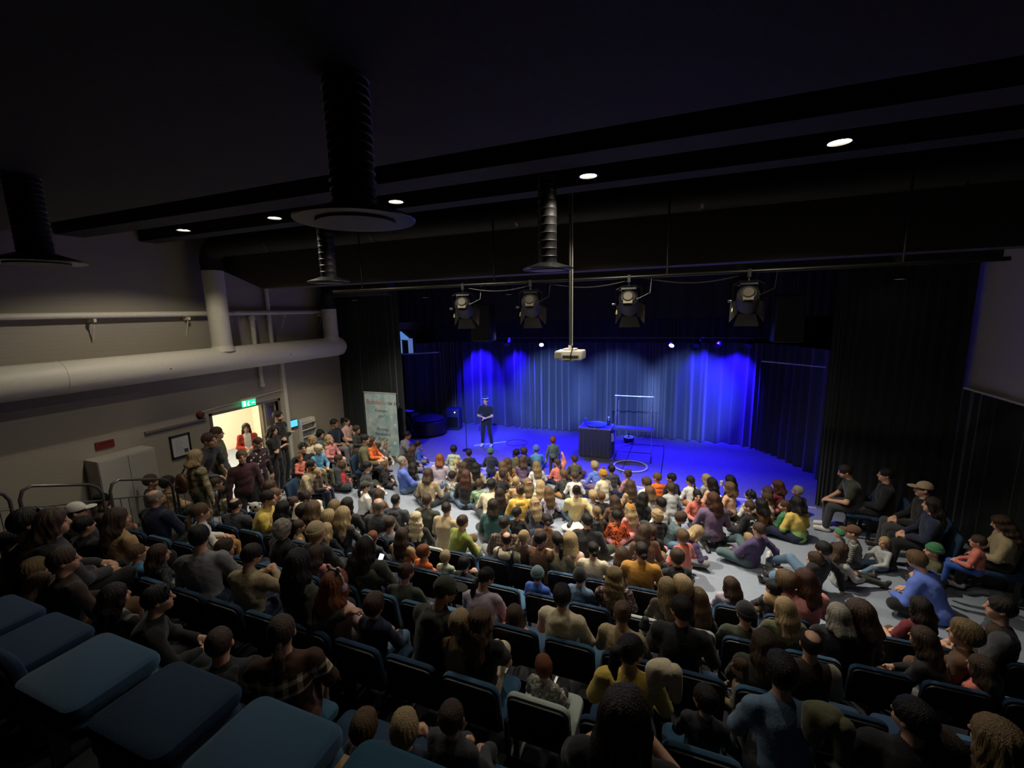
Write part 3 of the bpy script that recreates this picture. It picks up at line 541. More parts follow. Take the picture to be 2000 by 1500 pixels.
proto = {'blue': chair_proto(m_blue), 'navy': chair_proto(m_navy), 'pale': chair_proto(m_pale)}
used = set(); rown = {'d': 'front', 'c': 'second', 'b': 'third', 'a': 'fourth', 'z': 'rearmost'}
def put_chair(kind, x, y, z, rz, label, group):
    p = proto[kind]; o = p if kind not in used else copy_tree(p); used.add(kind); o.location = (x, y, z); o.rotation_euler = (0, 0, rz); tag(o, label, 'chair', group); return o
PALE = {('a', -0.835), ('d', -3.39), ('c', -0.055)}
for k, (Y, z) in ROW.items():
    xs = [-1.09+.52*i+.26 for i in range(-13, 10)]; xs = [x for x in xs if -7.6 <= x <= 3.9 and not (k == 'z' and (x > 2.6 or x < -6.6))]
    for n_, x in enumerate(xs):
        kind = 'pale' if any(a == k and abs(b-x) < .27 for a, b in PALE) else ('navy' if (int(x*10)+ord(k)) % 3 else 'blue')
        nm = {'pale': 'pale grey upholstered auditorium chair', 'navy': 'navy auditorium chair with black back shell', 'blue': 'blue-edged auditorium chair with black back shell'}[kind]
        put_chair(kind, x, Y+.25, z, 0, f'{nm}, {ORD[n_]} from the left in the {rown[k]} seat row', f'{kind} chairs in the {rown[k]} seat row')
# empty folded chairs on the rear platform
def folded(x, fab, label):
    e = empty('folded_chair', (x, .86, 2.35), 0, label, 'chair', 'folded blue chairs on the rear platform')
    MB().slab(rrect(.44, .34, .06, 5, -.17), .07, .028, lambda a, b, c: (a, c, .465+b)).build('folded_backrest', fab, e, True)
    MB().slab(rrect(.44, .32, .05, 4, -.16), .06, .02, lambda a, b, c: (a, c, .385+b)).build('seat', fab, e, True)
    for s in (-1, 1): MB().box(s*.2-.012, s*.2+.012, -.1, -.04, 0, .37).box(s*.2-.012, s*.2+.012, -.15, .15, 0, .02).build('leg', m_blackm, e)
    MB().box(.225, .275, .0, .13, .38, .42).box(.24, .26, .02, .06, 0, .38).build('armrest', M('armrest_wood', 'a88a5c', .5, .1, 40, .15), e)
for x, f, l in ((-2.3, m_blue, 'empty folded blue chair, leftmost lit one at the bottom left'), (-1.79, m_navy, 'empty folded dark navy chair between two blue ones'), (-1.28, m_blue, 'empty folded blue chair, largest at the bottom'), (-.77, M('teal_seat_fabric', '1d4f66', .9, .25, 250, .08), 'empty folded teal chair cut off by the bottom edge')): folded(x, f, l)  # second chair: same blue seat, its shade put into the darker fabric colour
for n_, x in enumerate((-2.82, -3.34, -3.86)): put_chair('navy', x, 1.02, 2.1, 0, 'upright dark navy chair on the platform, '+ORD[n_]+' to the left of the folded ones', 'upright chairs on the rear platform')
# ------------------------------------------------------------------ people: smooth continuous bodies from blended distance fields
def smin(a, b, k):
    h = np.clip(.5+.5*(b-a)/k, 0, 1); return b+(a-b)*h-k*h*(1-h)
def d_rc(P, a, b, ra, rb):
    a = np.asarray(a, np.float32); b = np.asarray(b, np.float32); ab = b-a; L = float(ab@ab)+1e-9
    t = np.clip(((P-a)@ab)/L, 0, 1); return np.linalg.norm(P-a-t[..., None]*ab, axis=-1)-(ra+(rb-ra)*t)
def d_el(P, c, r, R=None):
    q = P-np.asarray(c, np.float32)
    if R is not None: q = q@np.asarray(R, np.float32)
    r = np.asarray(r, np.float32); k0 = np.linalg.norm(q/r, axis=-1); k1 = np.linalg.norm(q/(r*r), axis=-1)+1e-6; return k0*(k0-1)/k1
def wob(P, seed, f, n=5):
    rs = np.random.RandomState(seed); o = 0
    for i in range(n):
        d = rs.normal(size=3); d = d/np.linalg.norm(d)*f*(.6+.9*rs.rand()); o = o+np.sin(P@d.astype(np.float32)+rs.rand()*6.28)
    return o/n
def field(prims, h, pad=.05, noise=None, cuts=()):
    lo = np.full(3, 9.0); hi = -lo
    for p in prims:
        if p[0] == 'rc':
            for q, r in ((p[1], p[3]), (p[2], p[4])): lo = np.minimum(lo, np.asarray(q)-r); hi = np.maximum(hi, np.asarray(q)+r)
        else: m = max(p[2]); lo = np.minimum(lo, np.asarray(p[1])-m); hi = np.maximum(hi, np.asarray(p[1])+m)
    lo -= 2.5*h+.012; hi += 2.5*h+.012; n = np.ceil((hi-lo)/h).astype(int)+1
    ax = [lo[i]+h*np.arange(n[i]) for i in range(3)]; Fd = np.full(n, .25, np.float32)
    for p in prims:
        k = p[-1]
        if p[0] == 'rc': q0 = np.minimum(np.asarray(p[1])-p[3], np.asarray(p[2])-p[4]); q1 = np.maximum(np.asarray(p[1])+p[3], np.asarray(p[2])+p[4])
        else: m = max(p[2]); q0 = np.asarray(p[1])-m; q1 = np.asarray(p[1])+m
        m = k+2*h; i0 = np.clip(((q0-m-lo)/h).astype(int), 0, n); i1 = np.clip(((q1+m-lo)/h).astype(int)+2, 0, n); sl = tuple(slice(a, b) for a, b in zip(i0, i1))
        G = np.stack(np.meshgrid(*[ax[i][sl[i]] for i in range(3)], indexing='ij'), -1).astype(np.float32)
        d = d_rc(G, *p[1:5]) if p[0] == 'rc' else d_el(G, p[1], p[2], p[3])
        Fd[sl] = smin(Fd[sl], d, k)
    if noise or cuts:
        G = np.stack(np.meshgrid(*ax, indexing='ij'), -1).astype(np.float32)
        if noise: Fd = Fd+noise(G).astype(np.float32)
        for c in cuts: Fd = np.maximum(Fd, c(G).astype(np.float32))
    Fd[0] = Fd[-1] = .1; Fd[:, 0] = Fd[:, -1] = .1; Fd[:, :, 0] = Fd[:, :, -1] = .1
    return Fd, lo
def surfnet(Fd, lo, h):
    ins = Fd < 0; nx, ny, nz = Fd.shape; c = np.zeros((nx-1, ny-1, nz-1), np.int8); offs = [(i, j, k) for i in (0, 1) for j in (0, 1) for k in (0, 1)]
    for i, j, k in offs: c += ins[i:nx-1+i, j:ny-1+j, k:nz-1+k]
    act = np.argwhere((c > 0) & (c < 8)); idx = -np.ones(c.shape, np.int64); idx[tuple(act.T)] = np.arange(len(act))
    S = np.zeros((len(act), 3)); N = np.zeros(len(act)); cv = {o: Fd[act[:, 0]+o[0], act[:, 1]+o[1], act[:, 2]+o[2]] for o in offs}
    for o in offs:
        for a in range(3):
            if o[a] == 0:
                o2 = tuple(o[b]+(b == a) for b in range(3)); f0, f1 = cv[o], cv[o2]; m = (f0 < 0) != (f1 < 0)
                t = np.where(m, f0/np.where(m, f0-f1, 1), 0); p = np.tile(np.asarray(o, float), (len(act), 1)); p[:, a] += t; S += p*m[:, None]; N += m
    V = lo+h*(act+S/N[:, None]); Q = []
    for a in range(3):
        b, c_ = (a+1) % 3, (a+2) % 3; s0 = [slice(None)]*3; s1 = [slice(None)]*3; s0[a] = slice(0, -1); s1[a] = slice(1, None)
        A, B = ins[tuple(s0)], ins[tuple(s1)]
        for flip, mask in ((0, A & ~B), (1, ~A & B)):
            e = np.argwhere(mask); e = e[(e[:, b] > 0) & (e[:, c_] > 0) & (e[:, b] < Fd.shape[b]-1) & (e[:, c_] < Fd.shape[c_]-1)]
            if not len(e): continue
            def g(db, dc): q = e.copy(); q[:, b] -= db; q[:, c_] -= dc; return idx[tuple(q.T)]
            q = np.stack([g(1, 1), g(0, 1), g(0, 0), g(1, 0)], 1); Q.append(q[:, ::-1] if flip else q)
    return V, np.concatenate(Q)
def to_mesh(name, V, Q, ratio=None):
    me = bpy.data.meshes.new(name); me.vertices.add(len(V)); me.vertices.foreach_set('co', V.astype(np.float32).ravel())
    me.loops.add(Q.size); me.loops.foreach_set('vertex_index', Q.astype(np.int32).ravel()); me.polygons.add(len(Q)); me.polygons.foreach_set('loop_start', (np.arange(len(Q))*4).astype(np.int32))
    me.update(calc_edges=True)
    if ratio and ratio < 1:
        o = bpy.data.objects.new('tmp', me); COL.objects.link(o); m = o.modifiers.new('d', 'DECIMATE'); m.ratio = ratio; dg = bpy.context.evaluated_depsgraph_get()
        m2 = bpy.data.meshes.new_from_object(o.evaluated_get(dg)); bpy.data.objects.remove(o); bpy.data.meshes.remove(me); me = m2; me.name = name
    me.polygons.foreach_set('use_smooth', np.ones(len(me.polygons), bool)); me.materials.clear(); me.materials.append(None); return me
def sdf(name, prims, h, ratio=None, noise=None, cuts=()):
    Fd, lo = field(prims, h, noise=noise, cuts=cuts); V, Q = surfnet(Fd, lo, h); return to_mesh(name, V, Q, ratio)
V3 = lambda *a: np.array(a, float)
def ik(a, t, l1, l2, pole):
    d = t-a; L = np.linalg.norm(d); u = d/L; L = min(L, (l1+l2)*.995); x = (l1*l1-l2*l2+L*L)/(2*L); y = math.sqrt(max(l1*l1-x*x, 1e-6)); p = pole-u*(pole@u); p = p/np.linalg.norm(p); return a+u*x+p*y, a+u*L
# pose: kind of seat, pelvis height, torso lean (deg, + forward), twist, wrists and ankles (right then left), poles
POSES = dict(
 sit=dict(p=.085, lean=3, w=((.11, .30, .17), (-.10, .31, .18)), k=((.12, .44, .06), (-.12, .44, .06)), a=((.12, .47, -.36), (-.13, .46, -.36))),
 sitl=dict(p=.085, lean=20, w=((.10, .42, .14), (-.08, .42, .16)), k=((.14, .44, .06), (-.14, .44, .06)), a=((.13, .42, -.36), (-.13, .48, -.36))),
 sitp=dict(p=.085, lean=6, w=((.07, .33, .40), (-.08, .32, .38)), k=((.1, .44, .07), (-.1, .44, .07)), a=((.1, .47, -.36), (-.1, .47, -.36))),
 sita=dict(p=.085, lean=2, tw=12, w=((.56, -.04, .42), (-.10, .31, .18)), k=((.12, .44, .06), (-.12, .44, .06)), a=((.12, .47, -.36), (-.13, .46, -.36))),
 sitx=dict(p=.085, lean=4, w=((.05, .36, .23), (-.08, .33, .2)), k=((.07, .43, .16), (-.10, .44, .06)), a=((-.16, .58, -.08), (-.12, .46, -.36))),
 cross=dict(p=.10, lean=8, w=((.12, .27, .17), (-.10, .28, .18)), k=((.34, .25, .15), (-.34, .25, .15)), a=((-.05, .30, .07), (.05, .40, .07))),
 crossl=dict(p=.10, lean=24, w=((.16, .40, .16), (-.14, .38, .17)), k=((.34, .25, .15), (-.34, .25, .15)), a=((-.05, .30, .07), (.05, .40, .07))),
 up=dict(p=.10, lean=4, w=((.28, .20, .92), (-.10, .28, .18)), k=((.34, .25, .15), (-.34, .25, .15)), a=((-.05, .30, .07), (.05, .40, .07))),
 hug=dict(p=.10, lean=14, w=((.06, .46, .30), (-.05, .46, .27)), k=((.12, .32, .40), (-.12, .32, .40)), a=((.12, .42, .08), (-.12, .42, .08))),
 out=dict(p=.10, lean=-4, w=((.14, .34, .20), (-.12, .33, .19)), k=((.10, .42, .20), (-.13, .42, .14)), a=((.12, .78, .07), (-.16, .80, .07))),
 prop=dict(p=.10, lean=-14, w=((.34, -.26, .06), (-.12, .26, .2)), k=((.13, .38, .30), (-.30, .28, .16)), a=((.16, .70, .08), (.06, .38, .07))),
 kneel=dict(p=.27, lean=6, w=((.12, .26, .36), (-.12, .26, .36)), k=((.13, .38, .10), (-.13, .38, .10)), a=((.11, -.02, .08), (-.11, -.02, .08))),
 crouch=dict(p=.30, lean=30, w=((.12, .46, .42), (-.12, .46, .40)), k=((.2, .36, .46), (-.2, .36, .46)), a=((.16, .12, .09), (-.16, .12, .09))),
 st=dict(p=.93, lean=2, w=((.27, .08, .78), (-.27, .08, .78)), k=((.1, .05, .5), (-.1, .05, .5)), a=((.11, 0, .09), (-.11, 0, .09))),
 clasp=dict(p=.93, lean=2, w=((.06, .24, 1.06), (-.05, .25, 1.03)), k=((.12, .05, .5), (-.12, .05, .5)), a=((.16, 0, .09), (-.16, 0, .09))),
 fold=dict(p=.93, lean=0, w=((-.12, .15, 1.15), (.13, .17, 1.11)), k=((.1, .05, .5), (-.1, .05, .5)), a=((.11, 0, .09), (-.11, 0, .09))),
 bend=dict(p=.93, lean=28, w=((.15, .42, .95), (-.12, .42, .92)), k=((.1, .05, .5), (-.1, .05, .5)), a=((.11, 0, .09), (-.11, 0, .09))),
)
HEADZ = {}
def joints(pose, kind):
    D = POSES[pose]; ch = kind == 'C'; J = {}
    J['pel'] = V3(0, 0, D['p']); ln = math.radians(D['lean']); sp = V3(0, math.sin(ln), math.cos(ln)); fwd = V3(0, math.cos(ln), -math.sin(ln)); J['sp'] = sp; J['fwd'] = fwd
    tw = math.radians(D.get('tw', 0)); rt = V3(math.cos(tw), -math.sin(tw), 0)
    tl = .455 if not ch else .44
    J['chest'] = J['pel']+sp*(tl*.62); J['nb'] = J['pel']+sp*tl+fwd*.005
    sw = .175 if not ch else .150
    J['sr'] = J['nb']-sp*.055+rt*sw; J['sl'] = J['nb']-sp*.055-rt*sw; J['rt'] = rt
    hs = 1.0 if not ch else 1.22; J['hs'] = hs
    J['head'] = J['nb']+sp*.06+V3(0, .012+.03*math.sin(ln), .128*(.55+.45*hs)); J['piv'] = J['nb']+sp*.055+V3(0, .0, .0)
    for s, S, i in (('r', 1, 0), ('l', -1, 1)):
        pole = V3(S*.9, -.55, -.55) if D['w'][i][2] < D['p']+.6 else V3(S*.9, -.1, -.4)
        J['e'+s], J['w'+s] = ik(J['s'+s], V3(*D['w'][i]), .275, .245, pole); J['h'+s] = J['pel']+V3(S*.088, 0, -.005)
        hd = (J['w'+s]-J['e'+s]); hd /= np.linalg.norm(hd); J['hd'+s] = hd
        k0, a0 = V3(*D['k'][i]), V3(*D['a'][i]); d = k0-J['h'+s]; J['k'+s] = J['h'+s]+d/np.linalg.norm(d)*.42; d = a0-J['k'+s]; J['a'+s] = J['k'+s]+d/np.linalg.norm(d)*.40
        sh = J['a'+s]-J['k'+s]; sh /= np.linalg.norm(sh)
        f = V3(0, 1, 0)-sh*sh[1]; f = f/np.linalg.norm(f) if np.linalg.norm(f) > .3 else V3(0, .25, .97)
        if pose == 'kneel': f = V3(0, -1, -.15)
        if pose in ('out', 'prop') and abs(sh[1]) > .6: f = V3(S*.35, .25, .9)
        if pose in ('cross', 'crossl', 'up'): f = V3(-S*.9, .35, -.1)
        J['f'+s] = f/np.linalg.norm(f)
    return J
def head_prims(c, s, k=.02):
    def T(x, y, z): return V3(x, y, z)*s+c
    P = [('el', T(0, -.012, .022), (.077*s, .095*s, .094*s), None, k), ('el', T(0, .03, -.045), (.057*s, .062*s, .072*s), None, .03*s), ('el', T(0, .06, -.088), (.03*s, .028*s, .025*s), None, .03*s),
         ('rc', T(0, .088, .012), T(0, .108, -.028), .009*s, .0135*s, .012*s), ('rc', T(-.03, .078, .022), T(.03, .078, .022), .012*s, .012*s, .012*s),
         ('el', T(.04, .06, -.035), (.02*s, .02*s, .02*s), None, .02*s), ('el', T(-.04, .06, -.035), (.02*s, .02*s, .02*s), None, .02*s), ('rc', T(-.018, .082, -.062), T(.018, .082, -.062), .008*s, .008*s, .008*s)]
    for S in (1, -1): P.append(('el', T(S*.08, -.012, -.008), (.011*s, .021*s, .032*s), None, .006))
    return P
def hand_prims(w, hd, side, fwd):
    hd = hd/np.linalg.norm(hd); S = 1 if side == 'r' else -1
    n = np.cross(hd, V3(0, 0, 1)); n = n/np.linalg.norm(n) if np.linalg.norm(n) > .2 else V3(1, 0, 0)
    up = np.cross(n, hd); P = [('rc', w+hd*.01, w+hd*.065, .027, .03, .02)]
    for i, (o, L) in enumerate(((-.028, .058), (-.010, .068), (.009, .064), (.027, .05))):
        b = w+hd*.075+n*o; m = b+hd*L*.6-up*.012; e = m+hd*L*.35-up*.03; P += [('rc', b, m, .0105, .0095, .008), ('rc', m, e, .0095, .008, .006)]
    sg = -S*np.sign(n[0] if abs(n[0]) > .1 else 1); b = w+hd*.025+n*sg*.025; m = b+hd*.035+n*sg*.028-up*.008; P += [('rc', b, m, .012, .0115, .012), ('rc', m, m+hd*.032-up*.01, .0115, .009, .006)]
    return P
def rot_sp(J):
    return np.stack([J['rt'], np.cross(J['sp'], J['rt']), J['sp']], 1)
def torso(J, ch, g=0.0):
    R = rot_sp(J); sp, fw = J['sp'], J['fwd']; x = .88 if ch else 1.0
    return [('el', J['pel']+sp*.0, (.158*x+g, .118+g, .12+g), R, .05), ('el', J['pel']+sp*.15+fw*.008, (.138*x+g, .105+g, .15+g), R, .06), ('el', J['chest']+sp*.02-fw*.005, (.158*x+g, .112+g, .17+g), R, .06),
            ('rc', J['sr']-sp*.005-J['rt']*.02, J['sl']-sp*.005+J['rt']*.02, .056+g*.8, .056+g*.8, .05), ('rc', J['nb']-sp*.06-fw*.01, J['nb']+sp*.03, .075+g*.5, .05+g*.4, .04)]
def build_arch(pose, kind, sleeve='L'):
    ch = kind == 'C'; J = joints(pose, kind); hs = J['hs']; lr = .93 if ch else 1.0; B = torso(J, ch); h = .0115
    B.append(('rc', J['nb']-J['sp']*.02, J['head']+V3(0, -.02, -.03), .052, .05, .03))
    B += head_prims(J['head'], hs); top = torso(J, ch, .018); tr = [('el', J['pel'], (.158*(.88 if ch else 1)+.012, .13, .115), rot_sp(J), .05)]; shoes = []
    for s in 'rl':
        S, E, W, Hp, K, A, f = [J[q+s] for q in ('s', 'e', 'w', 'h', 'k', 'a', 'f')]
        B += [('rc', S, E, .048*lr, .039*lr, .03), ('rc', E, W, .041*lr, .026*lr, .02)]+hand_prims(W, J['hd'+s], s, J['fwd'])
        B += [('rc', Hp, K, .088*lr, .058*lr, .04), ('rc', K, A, .056*lr, .036*lr, .02), ('rc', A-f*.03-V3(0, 0, .03), A+f*.15-V3(0, 0, .045), .036, .028, .02)]
        if sleeve == 'L': top += [('rc', S, E, .066, .056, .04), ('rc', E, W-J['hd'+s]*.015, .056, .043, .025)]
        else: top += [('rc', S, S+(E-S)*.62, .068, .064, .04)]
        tr += [('rc', Hp, K, .104*lr, .074*lr, .05), ('rc', K, A-(A-K)*.04, .07*lr, .056*lr, .03)]
        shoes += [[('rc', A-f*.045-V3(0, 0, .03), A+f*.145-V3(0, 0, .042), .046, .04, .02), ('rc', A+V3(0, 0, .02), A-V3(0, 0, .03), .046, .046, .03)]]
    sd = sum(map(ord, pose+kind)) % 97
    r = {'J': J}
    r['body'] = sdf('body', B, h, .3); r['V'] = np.empty(len(r['body'].vertices)*3, np.float32); r['body'].vertices.foreach_get('co', r['V']); r['V'] = r['V'].reshape(-1, 3)
    r['top'] = sdf('top', top, .016, .6, noise=lambda G: .010*wob(G, sd, 42)+.006*wob(G, sd+1, 85))
    r['trousers'] = sdf('trousers', tr, .017, .6, noise=lambda G: .006*wob(G, sd+2, 45))
    r['shoe'] = [sdf('shoe', q, .014, .7) for q in shoes]
    HEADZ[pose, kind] = J['head']; return r
_arch = {}
def arch(pose, kind, sleeve='L'):
    if (pose, kind, sleeve) not in _arch:
        a = build_arch(pose, kind, sleeve); _arch[pose, kind, sleeve] = a; a['heads'] = {}
    return _arch[pose, kind, sleeve]
def head_rot(hy, hp): return Matrix.Rotation(math.radians(-hy), 3, 'Z') @ Matrix.Rotation(math.radians(-hp), 3, 'X')
def body_mesh(a, hy, hp):
    if (hy, hp) == (0, 0): return a['body']
    if (hy, hp) not in a['heads']:
        J = a['J']; V = a['V'].astype(float); R = np.array(head_rot(hy, hp)); piv = J['piv']; q = V-piv
        t = np.clip((V[:, 2]-(piv[2]-.005))/.075, 0, 1); t = t*t*(3-2*t); rad = np.linalg.norm(V-J['head'], axis=1); t = np.where(rad < .24*J['hs'], t, 0)[:, None]
        V2 = (V*(1-t)+(q@R.T+piv)*t).astype(np.float32); me = a['body'].copy(); me.vertices.foreach_set('co', V2.ravel()); me.update(); a['heads'][hy, hp] = me
    return a['heads'][hy, hp]
# ------------------------------------------------------------------ hair and headwear, in head space
CR = lambda g, dy=0.0: ('el', V3(0, -.012+dy, .026), (.077+g, .095+g, .094+g), None, .02)
def facecut(zt=.078, w=.074): return lambda G: -d_el(G, (0, .125, zt-.125), (w, .085, .125))
def below(z_front, z_back): return lambda G: np.where(G[..., 1] > 0, z_front, z_front+(z_back-z_front)*np.clip(-G[..., 1]/.09, 0, 1))-G[..., 2]
def strands(n, amp, seed=1):
    def f(G): ph = np.arctan2(G[..., 0], -(G[..., 1]+.012)); return amp*np.sin(ph*n+6*wob(G, seed, 26, 4))+amp*.8*wob(G, seed+3, 60, 4)
    return f
def chain(pts, rs, k=.03): return [('rc', V3(*a), V3(*b), ra, rb, k) for a, b, ra, rb in zip(pts, pts[1:], rs, rs[1:])]
def back_hair(L, wd=.05, r=.045):
    o = []
    for x in (-wd, 0, wd): o += chain([(x*.7, -.05, .02), (x*1.05, -.10, -.10), (x*1.15, -.135, -.10-L*.6), (x*.95, -.14, -.10-L)], [.06, r+.012, r, r*.55])
    for S in (-1, 1): o += chain([(S*.055, .01, .04), (S*.078, .01, -.06), (S*.088, -.03, -.14), (S*.085, -.06, -.10-L*.55)], [.04, .032, .032, .022])
    return o
def hair_mesh(st):
    h = .0085
    if st == 'sh': return sdf('hair', [CR(.013)], h, .8, strands(16, .0022, 2), [facecut(.07), below(-.005, -.075)])
    if st == 'bz': return sdf('hair', [CR(.006)], h, .7, strands(30, .001, 3), [facecut(.066), below(.0, -.07)])
    if st == 'mp': return sdf('hair', [CR(.02), ('el', V3(0, .03, .085), (.07, .06, .035), None, .03)], h, .8, strands(22, .003, 5), [facecut(.055), below(-.035, -.085)])
    if st == 'bob': return sdf('hair', [CR(.019)]+back_hair(.06, .045, .045), h, .7, strands(18, .003, 6), [facecut(.068), lambda G: -.155-G[..., 2]])
    if st == 'lg': return sdf('hair', [CR(.017)]+back_hair(.24), .0095, .6, strands(20, .003, 7), [facecut(.072)])
    if st == 'wv': return sdf('hair', [CR(.022)]+back_hair(.27, .06, .052), .0095, .65, lambda G: strands(18, .004, 8)(G)+.008*np.sin(G[..., 2]*55+2*wob(G, 9, 22)), [facecut(.072)])
    if st == 'pt': return sdf('hair', [CR(.010), ('el', V3(0, -.115, -.015), (.022, .022, .022), None, .01)]+chain([(0, -.125, -.02), (0, -.155, -.07), (0, -.155, -.17), (0, -.145, -.25)], [.022, .032, .03, .012], .015), h, .8, strands(22, .0022, 10), [facecut(.075), lambda G: np.where(G[..., 1] > -.06, -.02-G[..., 2], -1)])
    if st == 'hp': return sdf('hair', [CR(.010), ('el', V3(0, -.10, .085), (.025, .025, .025), None, .01)]+chain([(0, -.11, .09), (0, -.165, .075), (0, -.185, -.02), (0, -.165, -.14)], [.024, .036, .036, .012], .015), h, .8, strands(22, .0022, 11), [facecut(.075), lambda G: np.where(G[..., 1] > -.1, np.where(G[..., 1] > -.05, -.02, -.07)-G[..., 2], -1)])
    if st == 'bn': return sdf('hair', [CR(.011), ('el', V3(0, -.085, .105), (.045, .045, .042), None, .012)], h, .8, strands(22, .0025, 12), [facecut(.075), below(-.015, -.075)])
    if st == 'lb': return sdf('hair', [CR(.012), ('el', V3(0, -.13, -.01), (.045, .035, .042), None, .012)], h, .8, strands(22, .0025, 13), [facecut(.075), below(-.02, -.075)])
    if st == 'pg': return sdf('hair', [CR(.011)]+sum([chain([(S*.075, -.05, .0), (S*.115, -.07, -.04), (S*.11, -.07, -.13), (S*.1, -.06, -.19)], [.022, .028, .026, .01], .012) for S in (1, -1)], []), h, .8, strands(22, .0022, 14), [facecut(.072), lambda G: np.where(np.abs(G[..., 0]) > .085, -1, np.where(G[..., 1] > 0, -.015, -.07)-G[..., 2])])
    if st == 'br': return sdf('hair', [CR(.011)]+[('el', V3(.006*(-1)**i, -.118-.006*min(i, 4), -.04-.03*i), (.026-.0015*i, .02, .022), None, .008) for i in range(9)], h, .9, strands(22, .0022, 15), [facecut(.075), lambda G: np.where(G[..., 1] > -.06, -.02-G[..., 2], -1)])
    if st == 'bd': return sdf('hair', [CR(.009)], h, .8, strands(26, .0015, 16), [facecut(.08), below(-.005, -.075), lambda G: -d_el(G, (0, -.02, .125), (.066, .085, .07))])
    if st == 'cu': return sdf('hair', [CR(.03), ('el', V3(0, -.05, -.04), (.095, .07, .08), None, .03)], .009, .8, lambda G: .010*wob(G, 17, 110, 6)+.006*wob(G, 18, 60), [facecut(.066), below(-.06, -.13)])
    if st == 'beanie': return sdf('beanie', [('el', V3(0, -.014, .036), (.092, .11, .108), None, .02)], h, .8, lambda G: .002*np.sin(np.arctan2(G[..., 0], -(G[..., 1]+.012))*26), [lambda G: .01+.35*np.maximum(G[..., 1], 0)-G[..., 2]])
    if st == 'cuff': return sdf('beanie_cuff', [('el', V3(0, -.014, .036), (.0985, .1165, .11), None, .02)], h, .8, lambda G: .002*np.sin(np.arctan2(G[..., 0], -(G[..., 1]+.012))*26), [lambda G: .0+.35*np.maximum(G[..., 1], 0)-G[..., 2], lambda G: G[..., 2]-.05-.35*np.maximum(G[..., 1], 0)])
    if st == 'pom': return sdf('bobble', [('el', V3(0, -.02, .165), (.035, .035, .033), None, .01)], h, .8, lambda G: .004*wob(G, 21, 150))
    if st == 'cap': return sdf('cap', [('el', V3(0, -.012, .04), (.089, .107, .098), None, .02)], h, .8, None, [lambda G: .03-G[..., 2]])
    if st == 'brim': return sdf('cap_brim', [('el', V3(0, .115, .04), (.082, .085, .012), None, .01)], h, .8, None, [lambda G: .085-G[..., 1]])
    if st == 'fed': return sdf('hat', [('el', V3(0, -.01, .075), (.09, .105, .085), None, .02), ('el', V3(0, -.005, .062), (.122, .138, .013), None, .012)], h, .8, None, [lambda G: .045-G[..., 2], lambda G: -d_el(G, (0, -.01, .175), (.02, .09, .03))])
    if st == 'fedband': return sdf('hat_band', [('el', V3(0, -.01, .075), (.093, .108, .087), None, .02)], h, .8, None, [lambda G: .066-G[..., 2], lambda G: G[..., 2]-.092])
    if st == 'hood': return sdf('hood', [('el', V3(0, -.02, .03), (.104, .122, .125), None, .03), ('rc', V3(0, -.04, -.05), V3(0, -.05, -.14), .1, .105, .05)], .011, .8, lambda G: .004*wob(G, 22, 45), [lambda G: -d_el(G, (0, .14, -.02), (.082, .11, .12)), lambda G: -.16-G[..., 2]])
    if st == 'hooddown': return sdf('hood', [('el', V3(0, -.10, -.045), (.115, .06, .075), None, .03), ('rc', V3(.085, -.06, .0), V3(.06, .06, -.05), .034, .028, .03), ('rc', V3(-.085, -.06, .0), V3(-.06, .06, -.05), .034, .028, .03)], .011, .8, lambda G: .006*wob(G, 23, 48), [lambda G: -d_el(G, (0, -.03, .05), (.07, .06, .07))])
    if st == 'eyes': return sdf('eyes', [('el', V3(S*.031, .0835, .004), (.0125, .008, .006), None, .002) for S in (1, -1)], .004, None)
    if st == 'brows': return sdf('eyebrows', [('rc', V3(S*.016, .0905, .021), V3(S*.046, .082, .024), .0045, .0035, .002) for S in (1, -1)], .004, None)
    if st == 'mouth': return sdf('lips', [('rc', V3(-.019, .089, -.062), V3(0, .0945, -.061), .004, .0055, .004), ('rc', V3(.019, .089, -.062), V3(0, .0945, -.061), .004, .0055, .004)], .004, None)
    if st == 'beard': return sdf('beard', [('el', V3(0, .033, -.06), (.0595, .0625, .06), None, .02)], h, .8, lambda G: .002*wob(G, 24, 150), [lambda G: G[..., 2]+.052-.5*np.maximum(np.abs(G[..., 0])-.03, 0), lambda G: -d_el(G, (0, .1, -.058), (.022, .03, .012)), lambda G: -.0-G[..., 1]])
    if st == 'phones': return sdf('headphones', chain([(S_*.0+.1*math.sin(a), -.01, .02+.12*math.cos(a)) for S_ in (1,) for a in np.linspace(-1.7, 1.7, 12)], [.011]*12, .005)+[('el', V3(S*.098, -.01, -.005), (.02, .036, .04), None, .006) for S in (1, -1)], .007, .8)
    if st == 'ears': return sdf('cat_ears', [('el', V3(S*.055, -.01, .15), (.026, .014, .026), None, .006) for S in (1, -1)], .007, .8)
    if st == 'band': return sdf('hair_band', chain([(.095*math.sin(a), .01, .01+.118*math.cos(a)) for a in np.linspace(-1.5, 1.5, 12)], [.009]*12, .005), .006, .8)
    if st == 'bow': return sdf('hair_bow', [('rc', V3(0, -.115, .06), V3(S*.035, -.12, .068), .008, .018, .004) for S in (1, -1)], .006, .8)
    if st == 'shades': return sdf('sunglasses', [('el', V3(S*.034, .06, .092), (.026, .012, .016), None, .004) for S in (1, -1)]+[('rc', V3(-.01, .064, .094), V3(.01, .064, .094), .004, .004, .003)], .005, .9)
    if st == 'specs': return sdf('glasses', sum([chain([(S*.033+.02*math.cos(a), .102-.004*abs(math.cos(a)), .004+.016*math.sin(a)) for a in np.linspace(0, 6.283, 13)], [.003]*13, .002)+chain([(S*.055, .095, .008), (S*.082, .0, .008)], [.003, .003], .002) for S in (1, -1)], []), .0035, None)
_hair = {}
def hm(st):
    if st not in _hair: _hair[st] = hair_mesh(st)
    return _hair[st]
